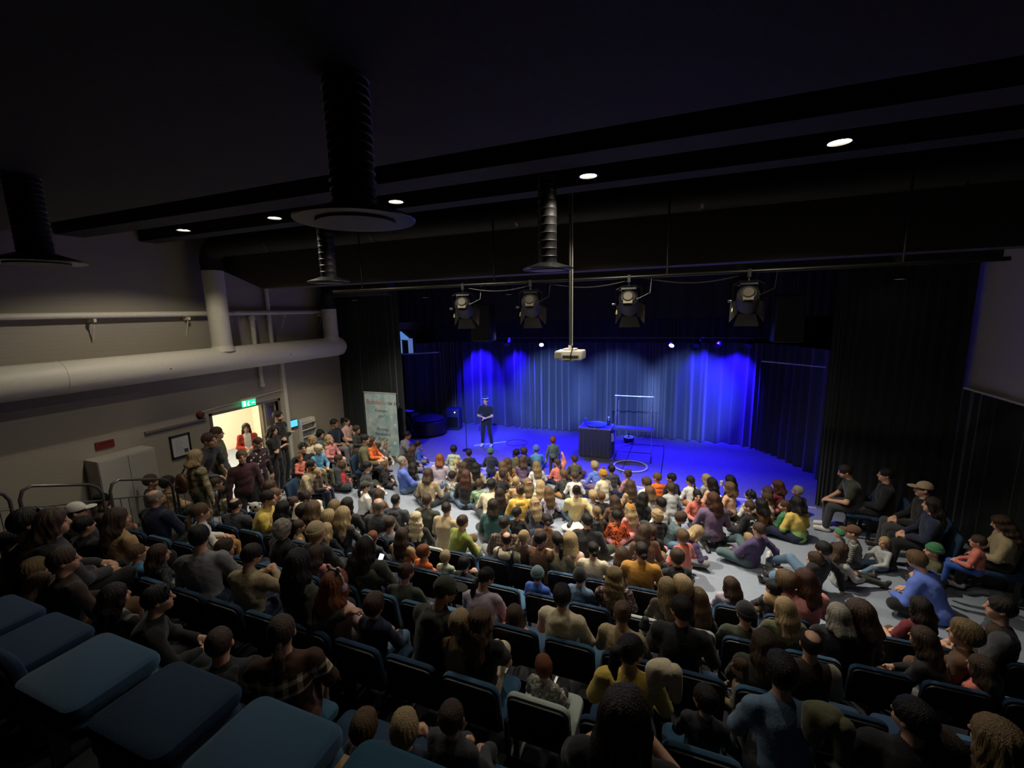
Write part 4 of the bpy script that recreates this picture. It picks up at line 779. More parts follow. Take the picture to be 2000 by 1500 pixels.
def hair_mat(c):
    n = 'hair_'+c
    if n in _mats: return _mats[n]
    base = dict(k='12100e', db='221913', b='423124', lb='5e4830', dbl='776343', bl='a58e66', wb='cdbf9f', r='7a4524', a='45281c', g='8d877c')[c]
    m = M(n, base, .5, 1.0, 22, .5, stretch=(7, 7, .45), detail=3, spec=.4); return m
PAL = dict(black='131316', dgrey='34363a', grey='77777a', lgrey='a9aaa8', white='d8d5cb', cream='cfc3a4', beige='a89674', tan='a98a60', camel='a2713a', brown='5b3d26', dbrown='35251c', olive='56553a', dolive='33362a', lime='7c8736', green='3f7d52', pgreen='b4c2a2', teal='2f5a58', tealgrey='4a6064', blue='1f6690', rblue='2b55a8', navy='16203a', denim='5c7790', lblue='5d9ac0', purple='4a3a63', mauve='6a5570', lilac='b5a9b8', pink='d08a86', ppink='d9b2a8', peach='d6a888', coral='d27565', red='b3262a', dred='6c1f26', burg='3d1a22', orange='d8651e', mustard='a87726', yellow='d8ae4c', pyel='cdbf8a', gold='cdb24e')
PATN = dict(plaid='brown checked shirt', check='cream and olive checked jacket', floral='burgundy floral blouse', nordic='brown sweater with white knitted yoke', camo='black camouflage top', ocamo='orange and black camouflage hoodie', stripes='grey striped sweater', dots='dark sweater with white dots', block='lilac, yellow and green sweater', leaf='white patterned top', gleaf='green patterned top', pleaf='pink patterned top', twin='white blouse with red cardigan', cord='brown corduroy jacket', plaidk='black checked shirt', vest='navy vest over cream hooded sweater', bvest='dark vest over pale shirt', lace='taupe lace top', knit='zigzag knitted jumper')
KIND = dict(s='sweater', h='hooded top', j='jacket', t='t-shirt', d='dress', b='blouse')
CNAME = dict(dgrey='dark grey', lgrey='light grey', dbrown='dark brown', dolive='dark olive', lime='lime green', pgreen='pale green', tealgrey='grey-teal', rblue='royal blue', denim='denim-blue', lblue='light blue', ppink='pale pink', dred='dark red', burg='burgundy', pyel='pale yellow', gold='golden yellow')
def mix_mat(name, c1, c2, kind, scale=1.0, rough=.9):
    if name in _mats: return _mats[name]
    m = M(name, c1, rough, .2, 120); nt = m.node_tree; b = nt.nodes['Principled BSDF']; N = nt.nodes.new; L = nt.links.new
    tc = N('ShaderNodeTexCoord'); mx = N('ShaderNodeMix'); mx.data_type = 'RGBA'; mx.inputs['A'].default_value = (*srgb(c1), 1); mx.inputs['B'].default_value = (*srgb(c2), 1)
    if kind in ('noise', 'voro'):
        t = N('ShaderNodeTexNoise' if kind == 'noise' else 'ShaderNodeTexVoronoi'); t.inputs['Scale'].default_value = scale; L(tc.outputs['Object'], t.inputs['Vector']); r = N('ShaderNodeValToRGB'); r.color_ramp.elements[0].position = .42 if kind == 'noise' else .22; r.color_ramp.elements[1].position = .5 if kind == 'noise' else .3
        L(t.outputs[0], r.inputs[0]); f = r.outputs[0]
        if kind == 'voro':
            iv = N('ShaderNodeInvert'); L(f, iv.inputs['Color']); f = iv.outputs[0]
    else:
        sp = N('ShaderNodeSeparateXYZ'); L(tc.outputs['Object'], sp.inputs[0])
        def wave(sock, sc_, th):
            a = N('ShaderNodeMath'); a.operation = 'MULTIPLY'; a.inputs[1].default_value = sc_; L(sock, a.inputs[0]); s = N('ShaderNodeMath'); s.operation = 'SINE'; L(a.outputs[0], s.inputs[0]); g = N('ShaderNodeMath'); g.operation = 'GREATER_THAN'; g.inputs[1].default_value = th; L(s.outputs[0], g.inputs[0]); return g.outputs[0]
        if kind == 'stripe': f = wave(sp.outputs['Z'], scale, .2)
        elif kind == 'plaid':
            a = N('ShaderNodeMath'); a.operation = 'ADD'; L(wave(sp.outputs['Z'], scale, .35), a.inputs[0]); L(wave(sp.outputs['X'], scale, .35), a.inputs[1]); c = N('ShaderNodeMath'); c.operation = 'MULTIPLY'; c.inputs[1].default_value = .5; L(a.outputs[0], c.inputs[0]); f = c.outputs[0]
        elif kind == 'zstep':
            mr = N('ShaderNodeMath'); mr.operation = 'GREATER_THAN'; mr.inputs[1].default_value = scale; L(sp.outputs['Z'], mr.inputs[0]); f = mr.outputs[0]
        elif kind == 'xabs':
            a = N('ShaderNodeMath'); a.operation = 'ABSOLUTE'; L(sp.outputs['X'], a.inputs[0]); g = N('ShaderNodeMath'); g.operation = 'GREATER_THAN'; g.inputs[1].default_value = scale; L(a.outputs[0], g.inputs[0]); f = g.outputs[0]
        elif kind == 'zig':
            a = N('ShaderNodeMath'); a.operation = 'PINGPONG'; a.inputs[1].default_value = .03; L(sp.outputs['X'], a.inputs[0]); c = N('ShaderNodeMath'); c.operation = 'ADD'; L(a.outputs[0], c.inputs[0]); L(sp.outputs['Z'], c.inputs[1]); f = wave(c.outputs[0], scale, .1)
    L(f, mx.inputs['Factor']); L(mx.outputs['Result'], b.inputs['Base Color']); return m
def nordic_mat():
    if 'nordic' in _mats: return _mats['nordic']
    m = mix_mat('nordic', '43291a', 'd3c3a2', 'plaid', 75); nt = m.node_tree; b = nt.nodes['Principled BSDF']; N = nt.nodes.new; L = nt.links.new
    old = [l.from_socket for l in nt.links if l.to_socket == b.inputs['Base Color']][0]
    sp = [n for n in nt.nodes if n.type == 'SEPXYZ'][0]; mr = N('ShaderNodeValToRGB'); e = mr.color_ramp.elements; mr.color_ramp.interpolation = 'CONSTANT'; e[0].position = 0; e[0].color = (0, 0, 0, 1); e[1].position = .345; e[1].color = (1, 1, 1, 1); x = e.new(.475); x.color = (0, 0, 0, 1)
    L(sp.outputs['Z'], mr.inputs[0]); mx = N('ShaderNodeMix'); mx.data_type = 'RGBA'; mx.inputs['A'].default_value = (*srgb('43291a'), 1); L(mr.outputs[0], mx.inputs['Factor']); L(old, mx.inputs['B']); L(mx.outputs['Result'], b.inputs['Base Color']); return m
def top_mat(t):
    P = dict(plaid=('6e5a50', '2c2424', 'plaid', 130), check=('a89b78', '57502f', 'plaid', 60), floral=('8f7f7c', '3b1c22', 'noise', 26), camo=('15161a', '3a3d3c', 'noise', 22), ocamo=('17151a', 'd8602a', 'noise', 20), stripes=('85857c', '4b4d48', 'stripe', 150), dots=('2f1c22', 'c9c2b8', 'voro', 13), block=('7ea35c', 'cdb25a', 'zstep', .26), leaf=('c8c4b8', '77756f', 'noise', 24), gleaf=('3f8054', 'a4b898', 'noise', 28), pleaf=('c79a92', '7d5a58', 'noise', 26), twin=('d9d2c8', 'b0382a', 'xabs', .085), cord=('6b4526', '4d3019', 'stripe', 300), plaidk=('1a1c20', '87877c', 'plaid', 45), vest=('23252e', 'b7ab90', 'xabs', .155), bvest=('33271f', 'a39c8c', 'xabs', .15), lace=('7a7264', '3a342c', 'noise', 45), knit=('3a342e', 'b8ad98', 'zig', 260))
    if t == 'nordic': return nordic_mat()
    if t in P: return mix_mat('cloth_'+t, *P[t])
    return M('cloth_'+t, PAL[t], .9, .35, 45, .1, sheen=.15)
m_skin = {'f': M('skin_fair', 'c99b80', .5, .1, 80, .05), 'm': M('skin_tan', 'a97855', .5, .1, 80, .05), 'd': M('skin_dark', '6b4630', .5, .1, 80, .05)}
m_eye = M('eye_dark', '1b1512', .2); m_lip = M('lip_red', '9c5a4e', .5)
# ------------------------------------------------------------------ the audience: where each head shows, what it sits on, what it wears
CROP = dict(A=(0, 780, .25), B=(400, 780, .2), C=(750, 830, .2), D=(1100, 830, .2), E=(1400, 830, .3), F=(0, 1050, .3), G=(400, 1000, .25), H=(800, 1000, .25), I=(1200, 1000, .25), J=(1500, 1120, .2533), K=(600, 1200, .2), L=(950, 1200, .225), N=(690, 740, .1), P=(0, 0, 1))
PEOPLE = '''
P 948 783 S W clasp sh k black.b y=172 b=black hat=fed:navy x=performer shoe=white sl=S
P 1080 860 S T st mp r tealgrey.s y=-20 b=dgrey
B 360 560 S M st sh lb burg.j y=118 hy=10 b=black
B 520 425 S M st bz b dots y=80 hp=20 b=black
B 395 215 D W clasp lg db twin y=125 b=dgrey x=lanyard
B 715 165 S M fold sh db black.j y=69 b=black x=beard
B 665 305 S W fold bob db black.t y=75 b=black sl=S
B 120 330 S M st sh b olive.j y=40 b=dolive
B 45 400 S M bend sh b dgrey.j y=70 b=black X=-8.75
A 1530 445 U W st bob bl check y=8 b=olive x=backpack
B 1265 235 k M sit sh k navy.t y=82 b=grey skin=m x=watch
B 1385 215 k W sit hp db ppink.s y=85 b=black
B 1483 295 l C sit mp b dolive.s y=85
B 1130 340 k W sit cu k tealgrey.s y=95 b=dgrey
B 1055 395 k W sit lg bl cream.j y=90 b=black
B 1215 390 l C sit lg bl pink.d y=90 hp=-10 b=ppink
B 955 475 k M sit sh k black.j y=115 b=black x=shades
B 1110 490 l C sit mp wb lblue.s y=100 hp=10 b=olive
B 930 570 l T sit sh r coral.s y=100 b=navy
N 235 1180 k M sit sh k olive.j y=70 b=dgrey
N 365 1210 l C sit lg b orange.t y=75 b=peach
N 480 1330 f C cross lg b brown.s y=72
N 600 1290 f C up sh bl lgrey.s y=80
N 1050 1100 f M hug sh k grey.h y=65 skin=m
N 1265 1280 f C cross mp db rblue.j y=55
N 1165 1400 f C cross lg b black.s y=50
B 1040 645 k M sitl sh k beige.s y=70 b=black skin=m x=beard
B 1105 715 l T sit sh bl dbrown.j y=75
B 1125 810 f W crossl lb k black.s y=65
B 1310 585 f M cross sh b dgrey.j y=55
B 1345 660 f C cross mp b red.h y=50
B 1490 520 f W hug bob b camel.j y=45
B 1590 655 f M cross sh k dgrey.s y=40
B 1690 570 f C cross sh b black.h y=40
B 1755 645 f C cross bob lb black.j y=55
B 1930 605 f M out bz g blue.s y=45 b=denim
B 1570 850 f W cross pt db white.t y=30 hat=cap:dolive sl=S
B 1215 890 f T cross bn bl ppink.s y=40 x=bow
B 990 960 k W sitl pt db cream.s y=140 hp=25
B 1700 930 f C cross lg b brown.j
B 1865 985 f M cross bz k dgrey.h
B 1700 1035 d M sit bd g dgrey.j
B 1395 1020 d W sit bob db black.j
B 1270 1045 d C sit lg dbl dgrey.s
B 1375 1140 d C sit pg bl lgrey.d x=band
B 1205 1160 c C sit mp bl black.s x=band
B 970 1095 c C sit mp db dbrown.s
B 1060 1070 c C sit lg lb lgrey.s
B 870 1005 d C sit bn b black.h y=20
B 770 1060 c W sit lg k black.s
B 625 965 c M sitl sh db gold.t y=55 sl=S b=denim
B 640 855 d C sit mp b dgrey.j
B 690 930 d C sit sh lb navy.s y=30
B 110 815 d C sit sh b grey.j y=20
B 300 1030 c M sit bd k dgrey.j
B 760 1265 b W sit cu g black.j
B 920 1240 c C sit sh b tan.s y=40
B 1090 1300 b C sit sh bl black.j hat=beanie:beige
B 1185 1270 c C sit lg bl black.s
B 1640 1350 c C sit sh r dgrey.s
B 1580 1430 b W sit lg db dolive.j x=band
A 1215 770 b M sit bd g navy.j
A 1570 880 b C sit pt lb white.s y=20
A 800 790 b M sit sh k brown.j y=20
A 940 820 c W sit bob a dred.s y=50
A 600 880 a M sit sh k dgrey.s hat=cap:white
A 920 930 a W sit lg b tan.s
A 410 965 z W sit bob b dgrey.s
A 220 965 z M sit sh k black.s x=shades
A 660 985 a M sit sh k black.j
A 70 1120 z M sitp sh k beige.s
A 500 1260 z M sit sh b dbrown.s
A 270 1330 z C sit mp dbl beige.s
A 1070 1200 a C sit sh lb lblue.s
A 1245 1205 a C sit lg b camo y=30
A 1560 1075 a M sit sh k grey.s y=-35
A 320 1440 z W sit lg lb mustard.s
F 750 380 z W sit lg db plaidk
F 1030 400 z M sitl sh k black.s y=30 x=shades
F 1430 690 z M sit bz b black.h y=-40
A 1760 1160 a T sit mp b knit y=40
G 370 340 a M sitp sh db beige.s hy=25 hp=15 x=specs
G 730 390 a W sita lg k dolive.s
G 1025 560 a C sit lg r ppink.h x=phones,ears
G 1325 730 a C sit mp b navy.j
G 1235 320 b W sitp lg k dolive.j hy=20 hp=15 x=phone
G 870 320 b C sit lg b pink.s
G 1540 180 c W sit lg b tan.b
G 1575 470 b W sitl bn a dolive.s hy=20
G 1880 620 a M sitl sh db dolive.h hy=35 hp=15 hat=cap:dolive x=specs
G 600 940 z W sit pt b nordic y=-38 hy=0 b=brown
C 680 240 f C cross mp k pgreen.h x=phone
C 830 275 f C cross sh db black.h
C 1040 265 f C kneel sh db navy.j hat=beanie:teal
C 545 330 f W cross bob r lilac.s
C 705 375 f C cross pt bl leaf
C 780 400 f C cross lg b brown.s
C 895 410 f C cross lg k beige.j
C 665 495 f C cross sh db leaf.s
C 800 490 f W cross lg a black.s b=denim
C 925 575 f C cross sh b gleaf
C 430 475 f W cross bob b beige.s
C 285 410 f C cross lg db dgrey.s
C 420 735 f M cross sh b dolive.j
C 310 910 d W sit wv wb black.s
C 610 815 f M cross bz db beige.j
C 1050 585 f M crossl mp k cream.s
C 1065 785 f W cross bob db teal.s
C 1330 645 f W cross bn b yellow.h b=lblue
C 1300 860 f C cross sh k black.s hy=40
C 1130 670 f C cross lg db dgrey.j
C 1155 490 f C cross sh db black.t hy=-30
C 1155 395 f C cross lg lb tan.s
C 1205 365 f C cross lg b camel.s
C 1290 275 f C cross sh k olive.j x=phones
C 1365 260 f C cross mp b dgrey.s
C 1485 240 f C cross sh b lblue.j hat=beanie:blue
C 1350 350 f C cross bob b mauve.h
C 1490 395 f C cross lg dbl white.j
C 1690 370 f C up pt b coral.t
C 1860 335 f C cross sh b olive.s
C 1755 480 f C cross mp lb camo
C 1855 500 f C cross sh b white.s
C 1400 570 f C cross lg dbl cream.s x=bow
C 1290 550 f C cross pg bl tan.j
C 1530 590 f C cross lg bl cream.d
C 1610 655 f C cross lg lb lilac.t
C 1470 760 f C cross lg bl dgrey.s x=bow
C 1880 645 f W prop bn db pyel.s y=-15 b=denim
C 1595 930 f W cross lb db brown.s
C 770 945 d M sitl sh b lime.j y=25
C 1180 965 f M cross sh db plaid hy=50
C 1200 1115 d M sit bd db vest
C 1370 1095 d W sit pt bl dbrown.s hy=45
C 1535 1115 d M sit sh db brown.j hy=45
C 1690 1125 d W sit pt db beige.s
C 1815 1130 d C sit bob bl ppink.j y=-10
C 385 1245 c C sit mp r orange.s hy=40
C 600 1290 c T sit mp bl pgreen.s
C 785 1350 c C up sh k black.s
H 600 510 b W sitl pt k lilac.b hy=50 hp=20
H 560 850 a W sitx wv lb black.t b=cream hy=15
H 395 870 a C sit sh bl tan.j hy=-10
H 820 800 b C sit bob b coral.j
H 1190 660 b M sit mp k cream.h
H 1000 490 c C sit sh db rblue.j hat=beanie:tealgrey
H 1330 505 c C sit sh k denim.j hat=beanie:black
H 1600 500 c W sit wv dbl floral
H 1660 790 b W sit bn lb beige.b
H 1045 1215 a T sit mp r leaf.h
H 1730 1085 a W sit hp k gold.s hy=30
D 305 400 f C crossl mp bl blue.h
D 385 480 f C cross sh b cream.s hat=bobble:mustard
D 470 430 f C cross sh k dgrey.h
D 630 480 f C cross bn b pleaf
D 650 590 f C cross lg b tan.t
D 810 565 f C cross mp b white.h
D 915 515 f C cross sh lb orange.h
D 1055 520 f C cross sh k black.t
D 1240 545 f C cross br db white.t
D 1395 525 f C cross lg bl lgrey.h
D 1445 565 f C cross lg k peach.t
D 1625 540 f C cross lg k black.d y=-60 x=phone
D 1620 610 f C kneel bob lb peach.d
D 1050 615 f C cross mp b lgrey.j
D 785 710 f C cross lg k black.j y=30
D 845 650 f C cross bob lb white.j
D 955 765 f C cross mp k white.d
D 650 820 f C cross lg bl pink.t hat=bobble:mustard
D 370 700 f C cross bz lb black.s
D 500 740 f C cross lg b brown.h
D 325 850 f C cross pt dbl camo.h
D 230 935 f M cross sh k black.j
D 520 890 f C cross mp k ocamo
D 915 885 f C cross cu bl black.h b=denim
D 1150 910 f C crossl mp b tealgrey.j y=70 hp=20 b=denim
D 1310 690 f C kneel pt k coral.b y=165
D 1460 720 f W kneel lg a mauve.s
D 1825 690 f C cross pt k white.b x=phones
D 1815 800 f C cross bz b black.v x=num
D 1930 775 f C cross bob k cord
D 800 1040 f W cross lg b brown.b hy=60 b=tan
D 1165 1090 f C kneel mp lb coral.j y=-40 b=dgrey
D 1310 1050 f C crossl bob bl purple.j y=60 hp=30
D 760 1230 d W sit lb db mustard.j
D 1110 1290 d C sit sh b black.h y=-25
D 290 1215 d W sit lb k cream.b
P 1482 1034 f W prop sh b purple.s y=-45 b=tealgrey
P 1462 1052 f T cross mp bl camel.t y=-45
E 395 395 f C kneel bob a dred.j
E 525 430 f C cross sh g tealgrey.t
E 325 475 f C cross sh b ppink.b
E 440 525 f C cross sh b green.t hy=-40
E 520 505 f W cross bob k block y=-35
E 690 810 f M prop sh k black.s y=-50 b=denim
E 810 815 f C out bob b lgrey.b y=70 b=dolive
E 800 705 f T cross sh b grey.t y=-60 hat=beanie:green
E 885 700 f C cross sh b stripes y=-70 hat=cap:brown
E 1090 765 f T out sh bl lgrey.t y=-120
E 835 305 r M sitl sh db dolive.t y=-88 hp=20 b=dgrey
E 1100 325 r M sit sh k black.b y=-80 b=black
E 1345 420 r M sit sh db black.v y=-80 hat=cap:beige
E 1400 520 r W sit lg db navy.s y=-80 b=black
E 1850 640 r W sit wv b beige.d y=-75 hp=20 b=black
E 1700 760 l T sit sh b coral.d y=-60
E 1300 880 f M crossl mp lb blue.j y=-45 hp=15 b=black
E 1410 820 f C cross sh b olive.t y=-80 hat=beanie:green
E 570 1000 d W sit lg a pink.j
E 365 1065 d C up sh k black.v
E 90 1040 d C sit lg b lilac.h
E 445 1020 d C sit mp lb tan.h
E 440 1190 c W sit lg bl olive.s
E 185 1225 c M sit sh k dolive.b hat=beanie:black
E 790 1235 c W sit bob g black.b
E 925 1225 c C sit bob b dgrey.t
E 1320 1180 d W sit lg db dred.t y=-30
I 410 595 c C sit lg dbl dbrown.t
I 530 590 c C sit mp bl dolive.t
I 650 670 c C sit lg lb black.t
I 520 760 b M sit sh k black.j x=specs
I 1170 1020 b W sit lg b dolive.d
I 985 1210 b T sit sh lb beige.t y=-80
J 330 540 b M sit bd db bvest hy=-10
J 100 760 a M sitl mp k denim.b y=-10
L 1900 740 a C sit sh db dgrey.d
L 1210 880 z W sitp bob db black.t hy=20 b=black
J 1190 500 c W sitl lg b black.s y=-50
J 1520 470 c C sit mp dbl brown.t y=-60
J 1640 720 c C sit lg b coral.h y=-40
J 1790 270 d M sit sh db dgrey.b y=-70
J 1750 470 d C sit lg b dbrown.h y=-60
J 1120 1120 a M sit sh k black.j
J 1760 1290 a C sit bob dbl dbrown.j
J 1350 1360 a C sit sh b black.v
D 290 690 f C cross mp bl grey.t
D 1990 655 f C cross lg b ppink.t
A 1180 640 c C sit sh b brown.v
A 1310 655 c C sit mp db tan.v
B 190 900 d C sit mp lb cream.v y=30
E 640 880 f C out mp b dgrey.v y=-70
C 60 960 d M sit sh b grey.b
G 1080 20 c C sit lg bl dgrey.b
I 60 330 f W cross lg b tan.h hy=40
H 1890 150 f C cross mp b camo.j
K 560 1110 z C sit mp lb dgrey.h
K 950 1130 z C sitp mp bl navy.h
K 1410 1010 z C sit bz b dgrey.j
'''
SIZ = dict(M=1.04, W=.97, C=.77, T=.62)
rng = random.Random(11)
PERF = Vector((-5.6, 12.0))
recs = []
def q20(a, st=20): return int(round(a/st)*st)
for ln in PEOPLE.strip().splitlines():
    t = ln.split(); d = dict(x.split('=', 1) for x in t[9:]); cx, cy, k = CROP[t[0]]
    tk = t[8].split('.'); r = dict(u=cx+float(t[1])*k, v=cy+float(t[2])*k, row=t[3], size=t[4], pose=t[5], hair=t[6], hc=t[7], top=tk[0], kind=tk[1] if len(tk) > 1 else '', opt=d); recs.append(r)
def topdesc(r):
    if r['top'] in PATN: return PATN[r['top']]
    k = r['kind']; g = KIND[k] if k in 'shj' and k else ('t-shirt' if k == 't' and (r['size'] in 'MW' or r['opt'].get('sl') == 'S') else 'top')
    return CNAME.get(r['top'], r['top'])+' '+g
for r in recs:
    td = topdesc(r); h = r['opt'].get('hat')
    if h: hk, hcn = h.split(':'); td += ' and '+CNAME.get(hcn, hcn)+' '+dict(beanie='beanie', cap='cap', fed='hat', bobble='bobble hat')[hk]
    x = r['opt'].get('x', '')
    if 'headband' in x: td += ' and headband'
    r['desc'] = td
    row = r['row']; p = r['pose']
    r['act'] = ('standing' if p in ('st', 'clasp', 'fold', 'bend') else {'kneel': 'kneeling on the floor', 'crouch': 'crouching on the floor', 'hug': 'hugging knees on the floor', 'up': 'with one arm raised'}.get(p, 'sitting on the floor')) if row in 'fSDU' or p == 'up' else (f'in the {rown[row]} seat row' if row in rown else {'k': 'seated by the left wall', 'l': 'sitting on a lap', 'r': 'seated by the right curtain'}[row])
from collections import Counter
cnt = Counter(r['desc'] for r in recs); marks = [r for r in recs if cnt[r['desc']] == 1 and len(r['desc'].split()) <= 4]
seen = set()
SPECIAL = {0: 'performer in black clothes, white-banded hat and white shoes standing on the blue stage', 1: 'small person in grey-teal sweater standing on stage before the skirted table', 2: 'person in burgundy jacket standing in the aisle, facing the camera', 4: 'person in white blouse with red cardigan standing in the bright doorway', 5: 'tall person in black jacket standing with arms folded by the door'}
for i, r in enumerate(recs):
    base = f"person in {r['desc']} {r['act']}"; lab = None
    if i in SPECIAL: lab = SPECIAL[i]
    elif cnt[r['desc']] == 1: lab = base
    else:
        for m in sorted(marks, key=lambda m: (m['u']-r['u'])**2+(m['v']-r['v'])**2):
            if m is r: continue
            dx, dy = m['u']-r['u'], m['v']-r['v']; rel = ('left of' if dx > 0 else 'right of') if abs(dx) > abs(dy)*1.1 else ('beyond' if dy > 0 else 'behind')
            l = f"{base}, {rel} person in {m['desc']}"
            if l not in seen and len(l.replace(',', '').split()) <= 16: lab = l; break
    if lab is None or lab in seen:
        for m in sorted(recs, key=lambda m: (m['u']-r['u'])**2+(m['v']-r['v'])**2):
            if m is r or m['desc'] == r['desc']: continue
            l = f"person in {r['desc']} {'left of' if m['u'] > r['u'] else 'right of'} person in {m['desc']} {m['act']}"
            if l not in seen and len(l.replace(',', '').split()) <= 16: lab = l; break
    seen.add(lab); r['label'] = lab
def sub(name, me, mat, parent, mtx=None):
    o = bpy.data.objects.new(name, me); COL.objects.link(o); o.parent = parent
    if not o.material_slots: me.materials.append(None)
    o.material_slots[0].link = 'OBJECT'; o.material_slots[0].material = mat
    if mtx is not None: o.matrix_local = mtx
    return o
BOT = ['navy', 'black', 'dgrey', 'denim', 'navy', 'black', 'dgrey', 'brown', 'dolive', 'grey']
def person(r):
    o = r['opt']; kind = 'C' if r['size'] in 'CT' else 'A'; s0 = SIZ[r['size']]*rng.uniform(.96, 1.04); pose = r['pose']; row = r['row']
    if row in rown or row in 'klr':
        if pose in ('cross', 'up'): pose = 'sitp'
    sl = 'S' if (o.get('sl') == 'S' or r['kind'] == 't' and kind == 'A') else 'L'
    a = arch(pose, kind, sl); J = a['J']
    g = onz(r['u'], r['v'], 1.0)
    tgt = math.degrees(math.atan2(PERF.x-g[0], PERF.y-g[1]))
    if 'y' in o: yaw = float(o['y']); hy = float(o.get('hy', 0))
    elif row in rown: yaw = rng.uniform(-10, 10); hy = float(o.get('hy', max(-40, min(40, (tgt-yaw)*.8+rng.uniform(-14, 14)))))
    else: yaw = tgt*.6+rng.uniform(-18, 18); hy = float(o.get('hy', max(-40, min(40, tgt-yaw+rng.uniform(-12, 12)))))
    hp = float(o.get('hp', 0)); hy, hp = q20(hy), int(round(hp/15)*15)
    R3 = head_rot(hy, hp); piv = Vector(J['piv']); hl = piv+R3 @ (Vector(J['head'])-piv); Rz = Matrix.Rotation(math.radians(-yaw), 3, 'Z')
    u, v = r['u'], r['v']; s = s0
    if row in rown:
        Y, fz = ROW[row]; seat = fz+.445
        for _ in range(3):
            hoff = Rz @ (hl*s); T = ony(u, v, Y+.2+hoff.y); s = min(max((T[2]-seat)/hl.z, .88*s0), 1.13*s0)
        hoff = Rz @ (hl*s); dz = T[2]-seat-hoff.z
        if abs(dz) > .01:
            T2 = onz(u, v, seat+hoff.z); dy = T2[1]-T[1]; lim = min(max(dy, -.10), .30)
            T = ony(u, v, T[1]+lim); dz = T[2]-seat-hoff.z
        base = Vector(T)-hoff
    else:
        sup = {'k': .445, 'l': .60, 'r': .445, 'U': .57}.get(row, 0.0)
        if row in 'SU' and (u < 560) and row == 'S': sup = 0.0
        hoff = Rz @ (hl*s)
        if row == 'D': T = onx(u, v, -10.35); base = Vector(T)-hoff; base.z = 0; s = s*1.0
        elif 'X' in o:
            T = onx(u, v, float(o['X'])); s = T[2]/hl.z; base = Vector(T)-Rz @ (hl*s); base.z = 0
        else:
            T = onz(u, v, sup+hoff.z); base = Vector(T)-hoff
            if base.x < XL+.42 and row in 'Skl':
                T = onx(u, v, XL+.42+hoff.x); s = min(max((T[2]-sup)/hl.z, .85*s0), 1.15*s0); hoff = Rz @ (hl*s); base = Vector(T)-hoff; base.z = sup
        if (base.y > YS) and row in 'fS': base.z += .012
    e = empty('person', base, math.radians(-yaw), r['label'], 'person', 'audience' if 'performer' not in r['label'] else None); e.scale = (s*rng.uniform(.97, 1.03), s, s)
    skin = m_skin[o.get('skin', 'f')]
    sub('body', body_mesh(a, hy, hp), skin, e)
    tp = sub('top', a['top'], top_mat(r['top']), e)
    if r['kind'] in 'jh' and r['kind']:
        c = J['chest']; tp.matrix_local = Matrix.Translation(Vector(c)) @ Matrix.Diagonal((1.06, 1.12, 1.02, 1)) @ Matrix.Translation(-Vector(c))
    bc = o.get('b') or (rng.choice(BOT) if kind == 'A' or rng.random() < .7 else rng.choice(['mauve', 'teal', 'pink', 'camel', 'rblue']))
    sub('trousers', a['trousers'], top_mat(bc), e)
    sm = M('shoe_'+('white' if (o.get('shoe') == 'white' or rng.random() < .25) else 'dark'), 'd5d2cc' if (o.get('shoe') == 'white') else '2a2826', .5)
    for m_ in a['shoe']: sub('shoe', m_, sm, e)
    hsc = J['hs']; HM = Matrix.Translation(hl) @ R3.to_4x4() @ Matrix.Diagonal((hsc, hsc, hsc, 1))
    hat = o.get('hat'); hair = r['hair']; hmat = hair_mat(r['hc'])
    hk, hcl = hat.split(':') if hat else (None, None)
    if not (hk and hair == 'sh' and hk in ('beanie', 'bobble')): sub('hair', hm('bz' if (hk and hair in ('sh', 'mp')) else hair), hmat, e, HM)
    elif hk: sub('hair', hm('bz'), hmat, e, HM)
    if hk in ('beanie', 'bobble'):
        b = sub('beanie', hm('beanie'), top_mat(hcl), e, HM); c = sub('beanie_cuff', hm('cuff'), top_mat(hcl), b)
        if hk == 'bobble': sub('bobble', hm('pom'), top_mat('brown'), b)
    if hk == 'cap': b = sub('cap', hm('cap'), top_mat(hcl), e, HM); sub('cap_brim', hm('brim'), top_mat(hcl), b)
    if hk == 'fed': b = sub('hat', hm('fed'), top_mat('navy'), e, HM); sub('hat_band', hm('fedband'), M('band_white', 'e5e5ea', .6), b)
    if r['kind'] in ('h',): sub('hood', hm('hooddown'), top_mat(r['top'] if r['top'] != 'vest' else 'cream'), e, Matrix.Translation(Vector(J['nb'])) @ Matrix.Rotation(-math.radians(POSES[pose]['lean']), 4, 'X'))
    if r['top'] == 'vest': sub('hood', hm('hooddown'), top_mat('cream'), e, Matrix.Translation(Vector(J['nb'])) @ Matrix.Rotation(-math.radians(POSES[pose]['lean']), 4, 'X'))
    fdir = Rz @ (R3 @ Vector((0, 1, 0))); tocam = (Vector((0, 0, H))-Vector(base)).normalized()
    if fdir.dot(tocam) > -.45:
        sub('eyes', hm('eyes'), m_eye, e, HM); sub('eyebrows', hm('brows'), hmat, e, HM); sub('lips', hm('mouth'), m_lip, e, HM)
    xs = o.get('x', '').split(',')
    for nm, st, mt in (('beard', 'beard', hmat), ('headphones', 'phones', top_mat('lilac') if 'ears' in xs else M('headphone_dark', '2a2a2e', .4)), ('cat_ears', 'ears', top_mat('ppink')), ('hair_band', 'band', top_mat('white')), ('hair_bow', 'bow', top_mat('pink')), ('sunglasses', 'shades', M('dark_glass', '0a0a0c', .1)), ('glasses', 'specs', M('glasses_frame', '111113', .2))):
        if st in xs: sub(nm, hm(st), mt, e, HM)
    if 'band' in xs and False: pass
